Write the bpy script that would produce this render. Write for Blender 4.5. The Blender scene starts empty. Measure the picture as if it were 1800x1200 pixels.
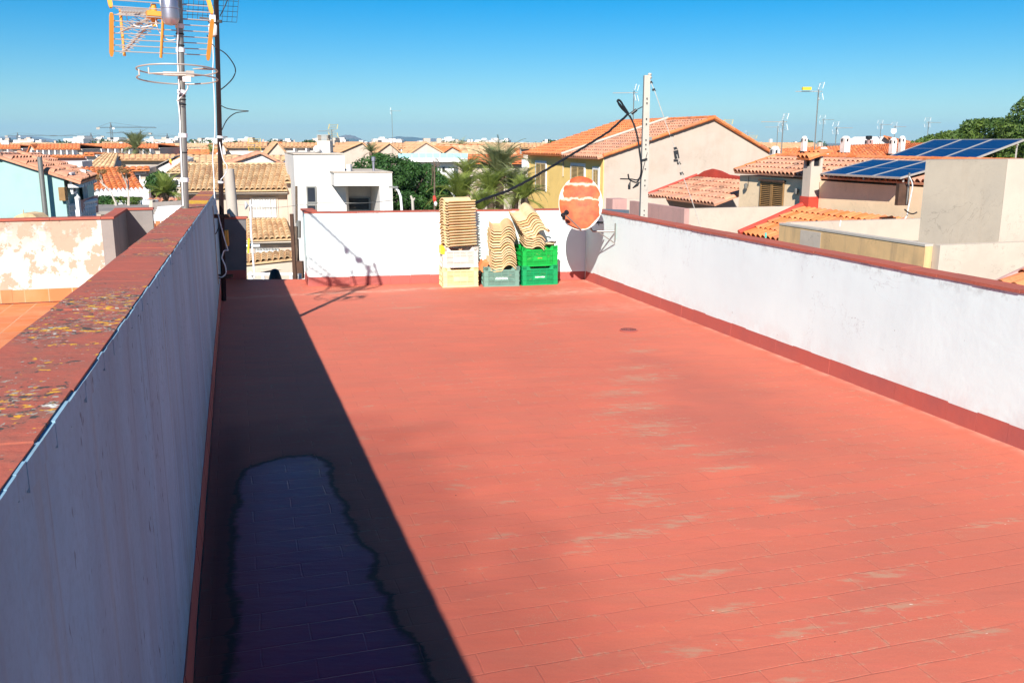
import bpy, math, random
import numpy as np
from mathutils import Vector, Matrix, noise
R = math.radians
random.seed(7)
sc = bpy.context.scene
COL = sc.collection

# ------------------------------------------------------------------ camera
FPX, PITCH, EYE = 1588.0, 12.4, 2.0
cam = bpy.data.cameras.new('camera'); camo = bpy.data.objects.new('camera', cam); COL.objects.link(camo)
camo.location = (0, 0, EYE); camo.rotation_euler = (R(90 - PITCH), 0, 0)
cam.sensor_width = 36; cam.lens = FPX / 1800 * 36; cam.clip_start = .05; cam.clip_end = 60000
sc.camera = camo
sc.view_settings.view_transform = 'Standard'; sc.view_settings.look = 'None'
sc.view_settings.gamma = 1; sc.view_settings.exposure = 0.75
# ------------------------------------------------------------------ sky and sun
SUNV = Vector((.225, 1.5, -1)).normalized()            # the way the light travels
elev = math.asin(-SUNV.z)
w = bpy.data.worlds.new('World'); sc.world = w; w.use_nodes = True
nt = w.node_tree; bg = nt.nodes['Background']; sky = nt.nodes.new('ShaderNodeTexSky')
sky.sky_type = 'NISHITA'; sky.sun_disc = False; sky.sun_elevation = elev
sky.sun_rotation = math.atan2(-SUNV.x, -SUNV.y) % (2 * math.pi)
sky.altitude = 0; sky.air_density = 1.0; sky.dust_density = .1; sky.ozone_density = 3.0
tint = nt.nodes.new('ShaderNodeMix'); tint.data_type = 'RGBA'; tint.blend_type = 'MULTIPLY'; tint.inputs[0].default_value = 1; tint.inputs[7].default_value = (.85, 1.08, 1.28, 1)
hsv = nt.nodes.new('ShaderNodeHueSaturation'); hsv.inputs['Saturation'].default_value = 1.45
nt.links.new(sky.outputs[0], tint.inputs[6]); nt.links.new(tint.outputs[2], hsv.inputs['Color']); nt.links.new(hsv.outputs[0], bg.inputs[0]); bg.inputs[1].default_value = .05
sl = bpy.data.lights.new('sun', 'SUN'); so = bpy.data.objects.new('sun', sl); COL.objects.link(so)
sl.energy = 5.0; sl.angle = R(.53); sl.color = (1, .965, .91)
so.rotation_euler = SUNV.to_track_quat('-Z', 'Y').to_euler(); so.location = (0, -5, 20)

# ------------------------------------------------------------------ pixel -> world helpers (photo pixels, 1800 x 1200)
CP, SP = math.cos(R(PITCH)), math.sin(R(PITCH))
def ray(x, y):
    u, v = x - 900, y - 600
    return u, FPX * CP - v * SP, -(FPX * SP + v * CP)
def G(x, y, Z=0.0):
    a, b, c = ray(x, y); t = (Z - EYE) / c
    return Vector((a * t, b * t, Z))
def W(x, y, Y):
    a, b, c = ray(x, y); t = Y / b
    return Vector((a * t, Y, EYE + c * t))
TH = 16.8
CV = Vector((math.cos(R(TH)), math.sin(R(TH)), 0)); AV = Vector((-math.sin(R(TH)), math.cos(R(TH)), 0)); ZV = Vector((0, 0, 1))
def reach(P, d, x, y):                                   # how far along d from P until pixel column x
    a, b, c = ray(x, y); r = a / b
    return (r * P.y - P.x) / (d.x - r * d.y)

# ------------------------------------------------------------------ mesh builder
class M:
    def __init__(s): s.v = []; s.f = []; s.m = []; s.a = []
    def add(s, vs, fs, mi=0, a=0.5):
        n = len(s.v); s.v += [tuple(p) for p in vs]
        for k, f in enumerate(fs):
            s.f.append(tuple(i + n for i in f)); s.m.append(mi); s.a.append(a[k] if isinstance(a, list) else a)
    def quad(s, *p, mi=0, a=.5): s.add(p, [tuple(range(len(p)))], mi, a)
    def box(s, c, d, rz=0, mi=0, rot=None, a=.5):
        h = [x / 2 for x in d]; m = rot or Matrix.Rotation(rz, 3, 'Z'); c = Vector(c)
        vs = [c + m @ Vector((x * h[0], y * h[1], z * h[2])) for x in (-1, 1) for y in (-1, 1) for z in (-1, 1)]
        s.add(vs, [(0, 1, 3, 2), (4, 6, 7, 5), (0, 4, 5, 1), (2, 3, 7, 6), (0, 2, 6, 4), (1, 5, 7, 3)], mi, a)
    def ca(s, o, s0, s1, t0, t1, z0, z1, mi=0, a=.5):       # box in the street frame
        o = Vector((o[0], o[1], 0))
        s.box(o + CV * ((s0 + s1) / 2) + AV * ((t0 + t1) / 2) + ZV * ((z0 + z1) / 2), (abs(s1 - s0), abs(t1 - t0), z1 - z0), R(TH), mi, a=a)
    def prism(s, pts, ext, mi=0, a=.5):
        ext = Vector(ext); n = len(pts); vs = [Vector(p) for p in pts] + [Vector(p) + ext for p in pts]
        nrm = (vs[1] - vs[0]).cross(vs[2] - vs[1])
        fs = [tuple(range(n - 1, -1, -1)), tuple(range(n, 2 * n))] + [(i, (i + 1) % n, (i + 1) % n + n, i + n) for i in range(n)]
        if nrm.dot(ext) < 0: fs = [tuple(reversed(f)) for f in fs]
        s.add(vs, fs, mi, a)
    def tube(s, path, r, n=8, mi=0, closed=False, cap=True, a=.5):
        P = [Vector(p) for p in path]; L = len(P)
        rr = r if isinstance(r, (list, tuple)) else [r] * L
        up = Vector((0, 0, 1)); rings = []
        for i in range(L):
            t = (P[(i + 1) % L] - P[i - 1]) if closed else (P[min(i + 1, L - 1)] - P[max(i - 1, 0)])
            t = t.normalized() if t.length > 1e-9 else Vector((0, 0, 1))
            x = t.cross(up)
            if x.length < .05: x = t.cross(Vector((1, 0, 0)))
            x.normalize(); y = t.cross(x)
            if i and rings and x.dot(px) < 0 and closed is False and abs(t.z) > .95: x = -x; y = -y
            px = x
            rings.append([P[i] + (x * math.cos(k * 2 * math.pi / n) + y * math.sin(k * 2 * math.pi / n)) * rr[i] for k in range(n)])
        vs = [q for g in rings for q in g]; fs = []
        for i in range(L if closed else L - 1):
            j = (i + 1) % L
            fs += [(i * n + k, i * n + (k + 1) % n, j * n + (k + 1) % n, j * n + k) for k in range(n)]
        if cap and not closed: fs += [tuple(range(n - 1, -1, -1)), tuple((L - 1) * n + k for k in range(n))]
        s.add(vs, fs, mi, a)
    def lathe(s, c, prof, n=16, ax=None, mi=0, a=.5):        # prof: (radius, height)
        m = (Vector(ax).normalized().to_track_quat('Z', 'Y').to_matrix() if ax is not None else Matrix.Identity(3)); c = Vector(c); vs = []
        for r, h in prof:
            for k in range(n):
                t = k * 2 * math.pi / n; vs.append(c + m @ Vector((r * math.cos(t), r * math.sin(t), h)))
        fs = [(i * n + k, i * n + (k + 1) % n, (i + 1) * n + (k + 1) % n, (i + 1) * n + k) for i in range(len(prof) - 1) for k in range(n)]
        fs += [tuple(range(n - 1, -1, -1)), tuple((len(prof) - 1) * n + k for k in range(n))]
        s.add(vs, fs, mi, a)
    def build(s, name, mats, parent=None, smooth=False, loc=None, bevel=0, **kw):
        if not isinstance(mats, (list, tuple)): mats = [mats]
        if parent is not None: base = Vector(parent['_base']) if '_base' in parent else Vector((0, 0, 0))
        else:
            if loc is None:
                arr = np.array(s.v); base = Vector(((arr[:, 0].min() + arr[:, 0].max()) / 2, (arr[:, 1].min() + arr[:, 1].max()) / 2, arr[:, 2].min()))
            else: base = Vector(loc)
        me = bpy.data.meshes.new(name)
        me.from_pydata([(v[0] - base.x, v[1] - base.y, v[2] - base.z) for v in s.v], [], s.f)
        for m in mats: me.materials.append(m)
        me.polygons.foreach_set('material_index', s.m)
        at = me.attributes.new('v', 'FLOAT', 'FACE'); at.data.foreach_set('value', s.a)
        if smooth:
            me.polygons.foreach_set('use_smooth', [True] * len(s.f))
            if smooth != 1: me.set_sharp_from_angle(angle=R(smooth))
        me.update()
        o = bpy.data.objects.new(name, me); COL.objects.link(o)
        if bevel:
            b = o.modifiers.new('bevel', 'BEVEL'); b.width = bevel; b.segments = 2; b.limit_method = 'ANGLE'; b.angle_limit = R(40)
        o['_base'] = tuple(base)
        if parent is not None: o.parent = parent
        else: o.location = base
        for k, x in kw.items(): o[k] = x
        return o
def thing(name, label, cat, loc, group=None):
    o = bpy.data.objects.new(name, None); COL.objects.link(o); o.location = loc; o.empty_display_size = .2
    o['_base'] = tuple(loc); o['label'] = label; o['category'] = cat
    if group: o['group'] = group
    return o
def dup(root, loc=None, rot=None, scale=None, label=None, group=None):
    def cp(o, par):
        c = o.copy(); COL.objects.link(c); c.parent = par
        for ch in list(o.children): cp(ch, c)
        return c
    c = cp(root, None)
    if loc is not None: c.location = loc
    if rot is not None: c.rotation_euler = rot
    if scale is not None: c.scale = scale
    if label: c['label'] = label
    if group: c['group'] = group
    return c

# ------------------------------------------------------------------ materials
class N:
    def __init__(s, name):
        s.m = bpy.data.materials.new(name); s.m.use_nodes = True; s.t = s.m.node_tree; s.b = s.t.nodes['Principled BSDF']
        s.co = s.t.nodes.new('ShaderNodeTexCoord').outputs['Object']
    def n(s, typ, **kw):
        x = s.t.nodes.new('ShaderNode' + typ)
        for k, v in kw.items(): setattr(x, k, v)
        return x
    def l(s, a, b): s.t.links.new(a, b)
    def mapv(s, scale=(1, 1, 1), rot=(0, 0, 0), co=None):
        x = s.n('Mapping'); x.inputs['Scale'].default_value = scale; x.inputs['Rotation'].default_value = rot; s.l(co or s.co, x.inputs[0]); return x.outputs[0]
    def noise(s, scale, detail=3, rough=.6, co=None, dist=0):
        x = s.n('TexNoise'); x.inputs['Scale'].default_value = scale; x.inputs['Detail'].default_value = detail
        x.inputs['Roughness'].default_value = rough; x.inputs['Distortion'].default_value = dist; s.l(co or s.co, x.inputs['Vector']); return x.outputs[0]
    def ramp(s, fac, p0, p1, inv=False):
        x = s.n('MapRange'); x.inputs[1].default_value = p0; x.inputs[2].default_value = p1
        if inv: x.inputs[3].default_value = 1; x.inputs[4].default_value = 0
        s.l(fac, x.inputs[0]); return x.outputs[0]
    def mix(s, fac, a, b, mode='MIX'):
        x = s.n('Mix', data_type='RGBA', blend_type=mode)
        for i, v in ((0, fac), (6, a), (7, b)):
            if isinstance(v, (int, float)): x.inputs[i].default_value = v
            elif isinstance(v, (tuple, list)): x.inputs[i].default_value = (*v[:3], 1)
            else: s.l(v, x.inputs[i])
        return x.outputs[2]
    def math(s, op, a, b=None):
        x = s.n('Math', operation=op)
        for i, v in ((0, a), (1, b)):
            if v is None: continue
            if isinstance(v, (int, float)): x.inputs[i].default_value = v
            else: s.l(v, x.inputs[i])
        return x.outputs[0]
    def attr(s, name): x = s.n('Attribute', attribute_name=name); return x.outputs['Fac']
    def bump(s, h, strength=.3, dist=.01, nrm=None):
        x = s.n('Bump'); x.inputs['Strength'].default_value = strength; x.inputs['Distance'].default_value = dist; s.l(h, x.inputs['Height'])
        if nrm: s.l(nrm, x.inputs['Normal'])
        return x.outputs[0]
    def out(s, col, rough=.8, nrm=None, metal=0, spec=.3):
        if isinstance(col, (tuple, list)): s.b.inputs['Base Color'].default_value = (*col[:3], 1)
        else: s.l(col, s.b.inputs['Base Color'])
        if isinstance(rough, (int, float)): s.b.inputs['Roughness'].default_value = rough
        else: s.l(rough, s.b.inputs['Roughness'])
        s.b.inputs['Metallic'].default_value = metal; s.b.inputs['Specular IOR Level'].default_value = spec
        if nrm: s.l(nrm, s.b.inputs['Normal'])
        return s.m
def plaster(name, c, c2=None, sc_=1.2, lo=.45, hi=.7, bump=.35, streak=None, rough=.9):
    k = N(name); c2 = c2 or tuple(x * .8 for x in c)
    col = k.mix(k.ramp(k.noise(sc_, 5), lo, hi), c, c2)
    if streak: col = k.mix(k.math('MULTIPLY', k.ramp(k.noise(1, 4, co=k.mapv((5, 5, .35))), .5, .75), streak[1]), col, streak[0])
    col = k.mix(k.math('MULTIPLY', k.ramp(k.noise(.7, 6, .7), .48, .62), .35), col, tuple(x * .78 for x in c2))
    cr = k.ramp(k.math('ABSOLUTE', k.math('SUBTRACT', k.noise(.8, 6, .62, dist=.7), .5)), .0, .004, True); col = k.mix(k.math('MULTIPLY', k.math('MULTIPLY', cr, k.ramp(k.noise(.5, 2), .48, .56)), .45), col, tuple(x * .4 for x in c))
    fine = k.noise(60, 3)
    col = k.mix(k.math('MULTIPLY', k.ramp(fine, .4, .8), .12), col, tuple(x * .6 for x in c))
    h = k.math('ADD', k.noise(5, 3), k.math('MULTIPLY', fine, .35))
    return k.out(col, rough, k.bump(h, bump, .012), spec=.2)
def plain(name, c, rough=.5, metal=0, var=.15, sc_=8, spec=.4):
    k = N(name); col = k.mix(k.ramp(k.noise(sc_, 4), .35, .75), c, tuple(x * (1 - var) for x in c))
    return k.out(col, rough, k.bump(k.noise(sc_ * 6), .08, .004), metal, spec)
def tilemat(name, c1, c2, c3, rough=.8, moss=None):
    k = N(name); v = k.attr('v')
    col = k.mix(k.ramp(v, 0, .5), c1, c2); col = k.mix(k.ramp(v, .6, 1), col, c3)
    n1 = k.noise(7, 4); col = k.mix(k.math('MULTIPLY', k.ramp(n1, .45, .75), .45), col, tuple(x * .55 for x in c1))
    if moss: col = k.mix(k.math('MULTIPLY', k.ramp(k.noise(1.3, 6, .75), .52, .66), moss[1]), col, moss[0])
    return k.out(k.mix(k.math('MULTIPLY', k.ramp(k.noise(23, 5, .75), .54, .68), .45), col, tuple(x * .5 for x in c3)), rough, k.bump(k.noise(40), .2, .006), spec=.15)
def leafmat(name, c1, c2, trans=.35):
    k = N(name); v = k.attr('v'); col = k.mix(v, c1, c2)
    k.out(col, .55, spec=.35); tr = k.n('BsdfTranslucent'); k.l(k.mix(.5, col, tuple(min(1, x * 1.6) for x in c2)), tr.inputs[0])
    mx = k.n('MixShader'); mx.inputs[0].default_value = trans; k.l(k.b.outputs[0], mx.inputs[1]); k.l(tr.outputs[0], mx.inputs[2])
    k.l(mx.outputs[0], k.t.nodes['Material Output'].inputs[0]); return k.m

def parapet_white(name, streaks, speck):
    k = N(name)
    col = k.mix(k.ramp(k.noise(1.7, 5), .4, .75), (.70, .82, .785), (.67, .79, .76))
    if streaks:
        col = k.mix(k.ramp(k.noise(.9, 4), .35, .7), (.24, .425, .545), (.34, .50, .60))  # blue-grey shade tone put into the limewash base, under the real streaks
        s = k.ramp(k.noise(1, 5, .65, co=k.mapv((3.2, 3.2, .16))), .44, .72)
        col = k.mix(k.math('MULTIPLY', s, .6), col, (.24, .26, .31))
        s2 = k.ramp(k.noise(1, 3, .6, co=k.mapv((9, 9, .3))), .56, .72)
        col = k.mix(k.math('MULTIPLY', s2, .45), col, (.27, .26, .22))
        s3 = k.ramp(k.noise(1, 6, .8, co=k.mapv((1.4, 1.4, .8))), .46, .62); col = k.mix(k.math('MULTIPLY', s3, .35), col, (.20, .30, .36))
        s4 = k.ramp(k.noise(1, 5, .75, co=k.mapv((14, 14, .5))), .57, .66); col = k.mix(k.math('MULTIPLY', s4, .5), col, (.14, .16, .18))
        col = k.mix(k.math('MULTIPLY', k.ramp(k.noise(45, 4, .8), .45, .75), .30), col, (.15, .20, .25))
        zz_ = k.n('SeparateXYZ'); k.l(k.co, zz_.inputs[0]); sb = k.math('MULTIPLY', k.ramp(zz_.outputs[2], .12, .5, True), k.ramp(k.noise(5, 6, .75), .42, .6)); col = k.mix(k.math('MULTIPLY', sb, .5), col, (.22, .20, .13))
    if speck:
        sp = k.ramp(k.noise(1, 2, .8, co=k.mapv((34, 34, 13))), .66, .70)
        col = k.mix(k.math('MULTIPLY', sp, k.ramp(k.noise(1.6, 2), .42, .62)), col, (.05, .05, .05))
    sz = k.n('SeparateXYZ'); k.l(k.co, sz.inputs[0]); z_ = sz.outputs[2]
    if not streaks:
        st = k.math('MULTIPLY', k.ramp(k.noise(1, 5, .7, co=k.mapv((7, 7, .5))), .50, .72), k.ramp(z_, .35, 1.02)); col = k.mix(k.math('MULTIPLY', st, .16), col, (.42, .43, .44))
        st = k.math('MULTIPLY', k.ramp(k.noise(11, 5, .75), .50, .60), k.ramp(z_, .93, 1.03)); col = k.mix(k.math('MULTIPLY', st, .5), col, (.25, .24, .22))
        st = k.math('MULTIPLY', k.ramp(k.noise(6, 5, .7), .42, .62), k.ramp(z_, .13, .34, True)); col = k.mix(k.math('MULTIPLY', st, .35), col, (.62, .50, .45))
        col = k.mix(k.math('MULTIPLY', k.ramp(k.noise(.8, 5, .6), .45, .65), .25), col, (.60, .70, .69))
        cr = k.ramp(k.math('ABSOLUTE', k.math('SUBTRACT', k.noise(1.1, 6, .62, dist=.6), .5)), .0, .0035, True); col = k.mix(k.math('MULTIPLY', k.math('MULTIPLY', cr, k.ramp(k.noise(.6, 2), .5, .6)), .4), col, (.35, .34, .33))
        sp = k.ramp(k.noise(30, 1, .5), .80, .815); col = k.mix(k.math('MULTIPLY', sp, .6), col, (.25, .22, .2))
    h = k.math('ADD', k.math('MULTIPLY', k.noise(2.0, 4, .5), 1.0), k.math('MULTIPLY', k.noise(22, 4, .6), .16))
    h = k.math('ADD', h, k.math('MULTIPLY', k.noise(1, 3, .5, co=k.mapv((5, 5, 9))), .25))
    return k.out(col, .75, k.bump(h, .30, .02), spec=.2)
def coping_mat(name, lichen):
    k = N(name)
    col = k.mix(k.ramp(k.noise(3, 5), .35, .7), (.44, .11, .07), (.33, .10, .07))
    if lichen:
        dens = k.noise(1.5, 5, .7)
        dd = k.ramp(dens, .40, .56); yl = k.ramp(k.attr('v'), .8, .9)
        col = k.mix(k.math('MULTIPLY', dd, k.math('MULTIPLY', k.ramp(k.noise(16, 5, .7), .46, .60), .6)), col, (.22, .12, .085))
        col = k.mix(k.math('MULTIPLY', yl, k.ramp(k.noise(9, 5, .7), .38, .46)), col, (.72, .40, .03))
        for sc_, lo, colr, am, off in ((38, .64, (.08, .065, .055), .24, 0), (60, .66, (.36, .32, .26), .22, 11), (34, .655, (.70, .36, .03), .20, 23), (30, .73, (.72, .70, .60), .17, 41)):
            x = k.n('Mapping'); x.inputs['Location'].default_value = (off, off * .7, off); k.l(k.co, x.inputs[0])
            nn = k.noise(sc_, 3, .65, co=x.outputs[0]); nn = k.math('ADD', nn, k.math('MULTIPLY', k.math('SUBTRACT', dd, .6), am))
            if colr[0] > .7 and colr[2] < .1: nn = k.math('ADD', nn, k.math('MULTIPLY', k.math('SUBTRACT', k.ramp(k.noise(2.1, 2), .4, .62), .65), .12))
            col = k.mix(k.ramp(nn, lo, lo + .05), col, colr)
    h = k.math('ADD', k.noise(30, 4), k.noise(6, 2))
    return k.out(col, .85, k.bump(h, .4, .008), spec=.2)
RED_S = (.44, .115, .085)
def skirt_mat(name):
    k = N(name); col = k.mix(k.ramp(k.noise(2.5, 5), .4, .7), (.43, .10, .075), (.36, .095, .08))
    return k.out(col, .7, k.bump(k.noise(12, 4), .3, .01), spec=.25)
MT = {}
MT['white_wall'] = parapet_white('white limewash', False, False)
MT['left_wall'] = parapet_white('shade-blue streaked limewash', True, True)
MT['coping_l'] = coping_mat('lichened red paint', True)
MT['coping'] = coping_mat('red coping paint', False)
MT['skirt'] = skirt_mat('red skirting paint')
MT['cream'] = plaster('cream render', (.54, .455, .365), (.50, .41, .33))
MT['peach'] = plaster('peach render', (.53, .425, .345), (.50, .395, .31), streak=((.42, .33, .26), .3))
MT['yellow'] = plaster('yellow render', (.97, .655, .22), (.93, .62, .20))
MT['cream_hi'] = plaster('pale cream render', (.92, .68, .43), (.86, .64, .40))
MT['mauve'] = plaster('mauve render', (.52, .30, .26), (.46, .27, .24), streak=((.34, .24, .2), .4))
MT['beige'] = plaster('beige render', (.38, .32, .25), (.345, .295, .235), streak=((.33, .25, .18), .35))
MT['brown'] = plaster('stained brown render', (.72, .46, .22), (.60, .40, .20), sc_=2.5, streak=((.22, .17, .12), .55))
MT['mint'] = plaster('mint render', (.34, .50, .455), (.31, .46, .42))
MT['whitehouse'] = plaster('white render', (.70, .655, .60), (.64, .60, .55))
MT['greywall'] = plaster('bare cement render', (.30, .26, .23), (.25, .22, .2), streak=((.2, .17, .15), .5))
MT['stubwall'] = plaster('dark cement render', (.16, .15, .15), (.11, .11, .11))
k = N('peeling paint render')
m1 = k.ramp(k.noise(1.6, 7, .68), .47, .50); m2 = k.ramp(k.noise(3.2, 6, .7), .52, .55); z_ = k.n('SeparateXYZ'); k.l(k.co, z_.inputs[0])
hz = k.ramp(z_.outputs[2], .1, 1.0)
mm = k.ramp(k.math('ADD', k.math('MULTIPLY', k.math('ADD', m1, m2), .5), k.math('MULTIPLY', hz, .5)), 0.80, 1.06)
col = k.mix(mm, (.62, .54, .47), (.46, .33, .24)); col = k.mix(k.math('MULTIPLY', k.ramp(k.noise(9, 5, .75), .55, .65), k.ramp(z_.outputs[2], .75, 1.05)), col, (.22, .18, .14))
MT['peel'] = k.out(col, .9, k.bump(k.noise(14, 5), .5, .01), spec=.15)
MT['roof_orange'] = tilemat('orange roof tiles', (.62, .17, .05), (.72, .26, .10), (.50, .16, .08))
MT['roof_mix'] = tilemat('weathered pink roof tiles', (.56, .24, .14), (.68, .33, .20), (.40, .22, .16), moss=((.12, .09, .06), .7))
MT['roof_beige'] = tilemat('straw roof tiles', (.60, .40, .22), (.72, .50, .28), (.48, .28, .15), moss=((.25, .16, .08), .5))
MT['roof_tan'] = tilemat('tan far roof tiles', (.58, .32, .16), (.64, .38, .2), (.5, .28, .16))
MT['tile_new'] = tilemat('stacked cream clay', (.76, .53, .25), (.80, .62, .36), (.70, .44, .22))
MT['flash'] = plain('red sealant', (.55, .06, .035), .5, var=.3, sc_=3)
MT['metal'] = plain('galvanised metal', (.30, .29, .26), .45, .6)
MT['steel'] = plain('shiny steel', (.5, .47, .52), .38, .85)
MT['alu'] = plain('antenna aluminium', (.55, .5, .44), .45, .4)
MT['rust'] = plain('rusty dark tube', (.02, .008, .007), .8, var=.5, sc_=14)
MT['black'] = plain('black plastic', (.015, .016, .018), .45)
MT['orange_pl'] = plain('orange plastic', (.80, .36, .06), .5, var=.1)
MT['yellow_pl'] = plain('yellow plastic', (.85, .55, .03), .5, var=.1)
MT['white_pl'] = plain('white plastic', (.78, .77, .74), .5, var=.1)
MT['tape'] = plain('white tape', (.82, .82, .82), .6)
MT['concrete'] = plaster('pole concrete', (.50, .44, .37), (.45, .40, .34), bump=.2)
MT['wood'] = plain('brown shutter wood', (.30, .165, .06), .6, var=.3, sc_=10)
MT['wood_l'] = plain('tan shutter wood', (.52, .36, .16), .6, var=.2, sc_=10)
MT['darkwood'] = plain('old dark wood', (.10, .05, .03), .85, var=.5, sc_=6)
MT['glass'] = plain('dark window glass', (.03, .035, .045), .08, spec=.8)
MT['white_tr'] = plain('white trim', (.8, .79, .76), .6, var=.06)
MT['bark'] = plain('bark', (.16, .11, .075), .9, var=.5, sc_=20)
k = N('solar cells'); br = k.n('TexBrick'); br.offset = 0; br.inputs['Scale'].default_value = 1
br.inputs['Brick Width'].default_value = .16; br.inputs['Row Height'].default_value = .16; br.inputs['Mortar Size'].default_value = .004
br.inputs['Color1'].default_value = (.002, .03, .11, 1); br.inputs['Color2'].default_value = (.003, .036, .125, 1); br.inputs['Mortar'].default_value = (.02, .07, .16, 1)
k.l(k.co, br.inputs[0]); MT['solar'] = k.out(br.outputs[0], .35, spec=.1)
MT['leaf_dark'] = leafmat('ficus leaves', (.018, .06, .012), (.06, .14, .025), .2)
MT['leaf_mid'] = leafmat('pine foliage', (.03, .075, .012), (.13, .19, .03), .25)
MT['leaf_far'] = leafmat('far foliage', (.02, .06, .02), (.06, .12, .03), .2)
MT['palm'] = leafmat('palm leaflets', (.12, .18, .03), (.32, .36, .08), .3)
MT['palm_dark'] = leafmat('grey palm leaflets', (.11, .15, .05), (.32, .34, .16), .3)
MT['dry'] = leafmat('dry leaves', (.25, .13, .05), (.34, .2, .07), .3)

exec_parts = []
# ------------------------------------------------------------------ terrace setting
LX0, LM = -.2813, -.3016           # left wall foot: X = LX0 + LM * Y
RX0, RM = 5.1531, -.3024
def LX(y): return LX0 + LM * y
def RX(y): return RX0 + RM * y
def WB(x): return 12.77 + (x + 2.9) * .169       # back wall foot Y
# ground far below
g = M(); g.quad((-16000, -3000, -6), (16000, -3000, -6), (16000, 16000, -6), (-16000, 16000, -6))
k = N('town ground'); colg = k.mix(k.ramp(k.noise(.02, 5), .4, .6), (.24, .2, .15), (.13, .13, .07))
gm = k.out(colg, .95, spec=.1)
o = g.build('ground', gm, loc=(0, 0, -6)); o['kind'] = 'structure'
# body of the building under the terrace
b = M()
b.prism([(LX(-3) - .15, -3, -6), (RX(-3) + .15, -3, -6), (RX(13.3) + .15, 13.42, -6), (LX(13.44) - .15, 13.42, -6)], (0, 0, 5.98))
b.build('building_body', MT['cream'], label='cream rendered house body underneath the red painted roof terrace', category='building')
# terrace floor as a fine sheet with painted-on wear, wet and shade attributes
nu, nv = 150, 400
ys = np.linspace(-3, 13.44, nv + 1); us = np.linspace(0, 1, nu + 1)
YY, UU = np.meshgrid(ys, us, indexing='ij')
XX = (LX0 + LM * YY) * (1 - UU) + (RX0 + RM * YY) * UU
def sdist(poly, X, Y):                     # signed distance, positive inside
    P = np.array([(p[0], p[1]) for p in poly]); n = len(P); d = np.full(X.shape, 1e9); ins = np.zeros(X.shape, bool)
    for i in range(n):
        a, b_ = P[i], P[(i + 1) % n]; e = b_ - a; wx, wy = X - a[0], Y - a[1]
        t = np.clip((wx * e[0] + wy * e[1]) / (e @ e), 0, 1); d = np.minimum(d, np.hypot(wx - t * e[0], wy - t * e[1]))
        c1 = (a[1] <= Y) & (b_[1] > Y); c2 = (a[1] > Y) & (b_[1] <= Y); cr = e[0] * wy - e[1] * wx
        ins ^= (c1 & (cr > 0)) | (c2 & (cr < 0))
    return np.where(ins, d, -d)
pud = [(425, 825), (455, 812), (500, 802), (545, 798), (568, 803), (582, 815), (586, 835), (592, 855), (600, 872), (612, 890), (613, 905), (628, 916), (636, 930), (629, 945), (645, 960), (660, 975),
       (667, 992), (661, 1010), (672, 1027), (688, 1045), (694, 1070), (712, 1092), (728, 1115), (745, 1135), (756, 1165), (772, 1200), (800, 1260), (380, 1260), (398, 1150), (404, 1080), (396, 1030), (402, 980), (400, 930), (410, 880), (415, 845)]
sd = sdist([G(*p) for p in pud], XX, YY)
nz = np.array([noise.noise(Vector((x * 3, y * 3, 0))) for x, y in zip(XX.ravel(), YY.ravel())]).reshape(XX.shape)
nz2 = np.array([noise.noise(Vector((x * 11, y * 11, 4))) for x, y in zip(XX.ravel(), YY.ravel())]).reshape(XX.shape)
sd2 = sd + nz * .035 + nz2 * .012
wet = 1 / (1 + np.exp(-(sd2 - .015) / .008)); rim = np.exp(-((sd2 - .0) / .035) ** 2) * .9 + np.exp(-((sd2 + .03) / .07) ** 2) * .3
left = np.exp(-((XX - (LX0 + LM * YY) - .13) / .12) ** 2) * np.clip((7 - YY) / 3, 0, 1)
damp_shade = 1 / (1 + np.exp(np.clip(-(sd + .75 + nz * .3) / .16, -40, 40))); rim = np.clip(left * .75 + .45 * damp_shade, 0, 1)  # shade deepened in colour around the drying puddle and along the left wall foot
def spot(cx, cy, rx, ry, rot=0):
    c_ = G(cx, cy); dx = XX - c_.x; dy = YY - c_.y; a = R(TH)
    s = dx * math.cos(a) + dy * math.sin(a); t = -dx * math.sin(a) + dy * math.cos(a)
    return np.exp(-(s / rx) ** 2 - (t / ry) ** 2)
dark = 1 / (1 + np.exp(-(sdist([G(*p) for p in [(1150, 628), (1215, 655), (1290, 672), (1350, 700), (1410, 750), (1400, 800), (1300, 800), (1200, 780), (1150, 740), (1165, 690), (1180, 660)]], XX, YY) + nz * .25) / .13))
dark = dark * .9 + .10 * spot(760, 980, 1.2, .6) + .3 * spot(640, 640, .8, .5) + .25 * spot(1700, 900, 1.2, .8) + .25 * spot(1020, 640, .8, .4) + .35 * spot(1700, 1100, 1.5, .9)
worn = np.zeros(XX.shape)
for s_ in [(1125, 617, .28, .13), (1118, 645, .35, .12), (1128, 665, .45, .2), (1090, 690, .4, .16), (1120, 715, .36, .18), (1072, 725, .25, .1), (1145, 748, .35, .12), (1140, 762, .3, .1), (1190, 785, .25, .07), (1270, 795, .3, .08),
           (1275, 822, .3, .08), (1120, 838, .3, .06), (1070, 850, .25, .07), (1110, 870, .28, .08), (1135, 883, .2, .08), (1380, 873, .25, .09), (1200, 915, .28, .08), (1120, 935, .25, .1), (1040, 945, .15, .09), (1230, 1010, .3, .06),
           (1270, 1070, .16, .06), (1225, 1140, .3, .06), (1400, 1110, .3, .05), (1590, 1065, .3, .05), (1720, 1112, .3, .05), (1395, 1195, .2, .05), (710, 541, .4, .1), (905, 525, .3, .1), (960, 568, .3, .1), (880, 940, .1, .08), (795, 855, .1, .08),
           (815, 820, .08, .08), (895, 880, .08, .06), (1540, 1010, .3, .06), (1020, 970, .1, .05), (1740, 920, .4, .06), (650, 715, .08, .08), (640, 770, .08, .08)]:
    worn = np.maximum(worn, spot(*s_))
worn = np.clip(worn + .0 * nz, 0, 1)
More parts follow.
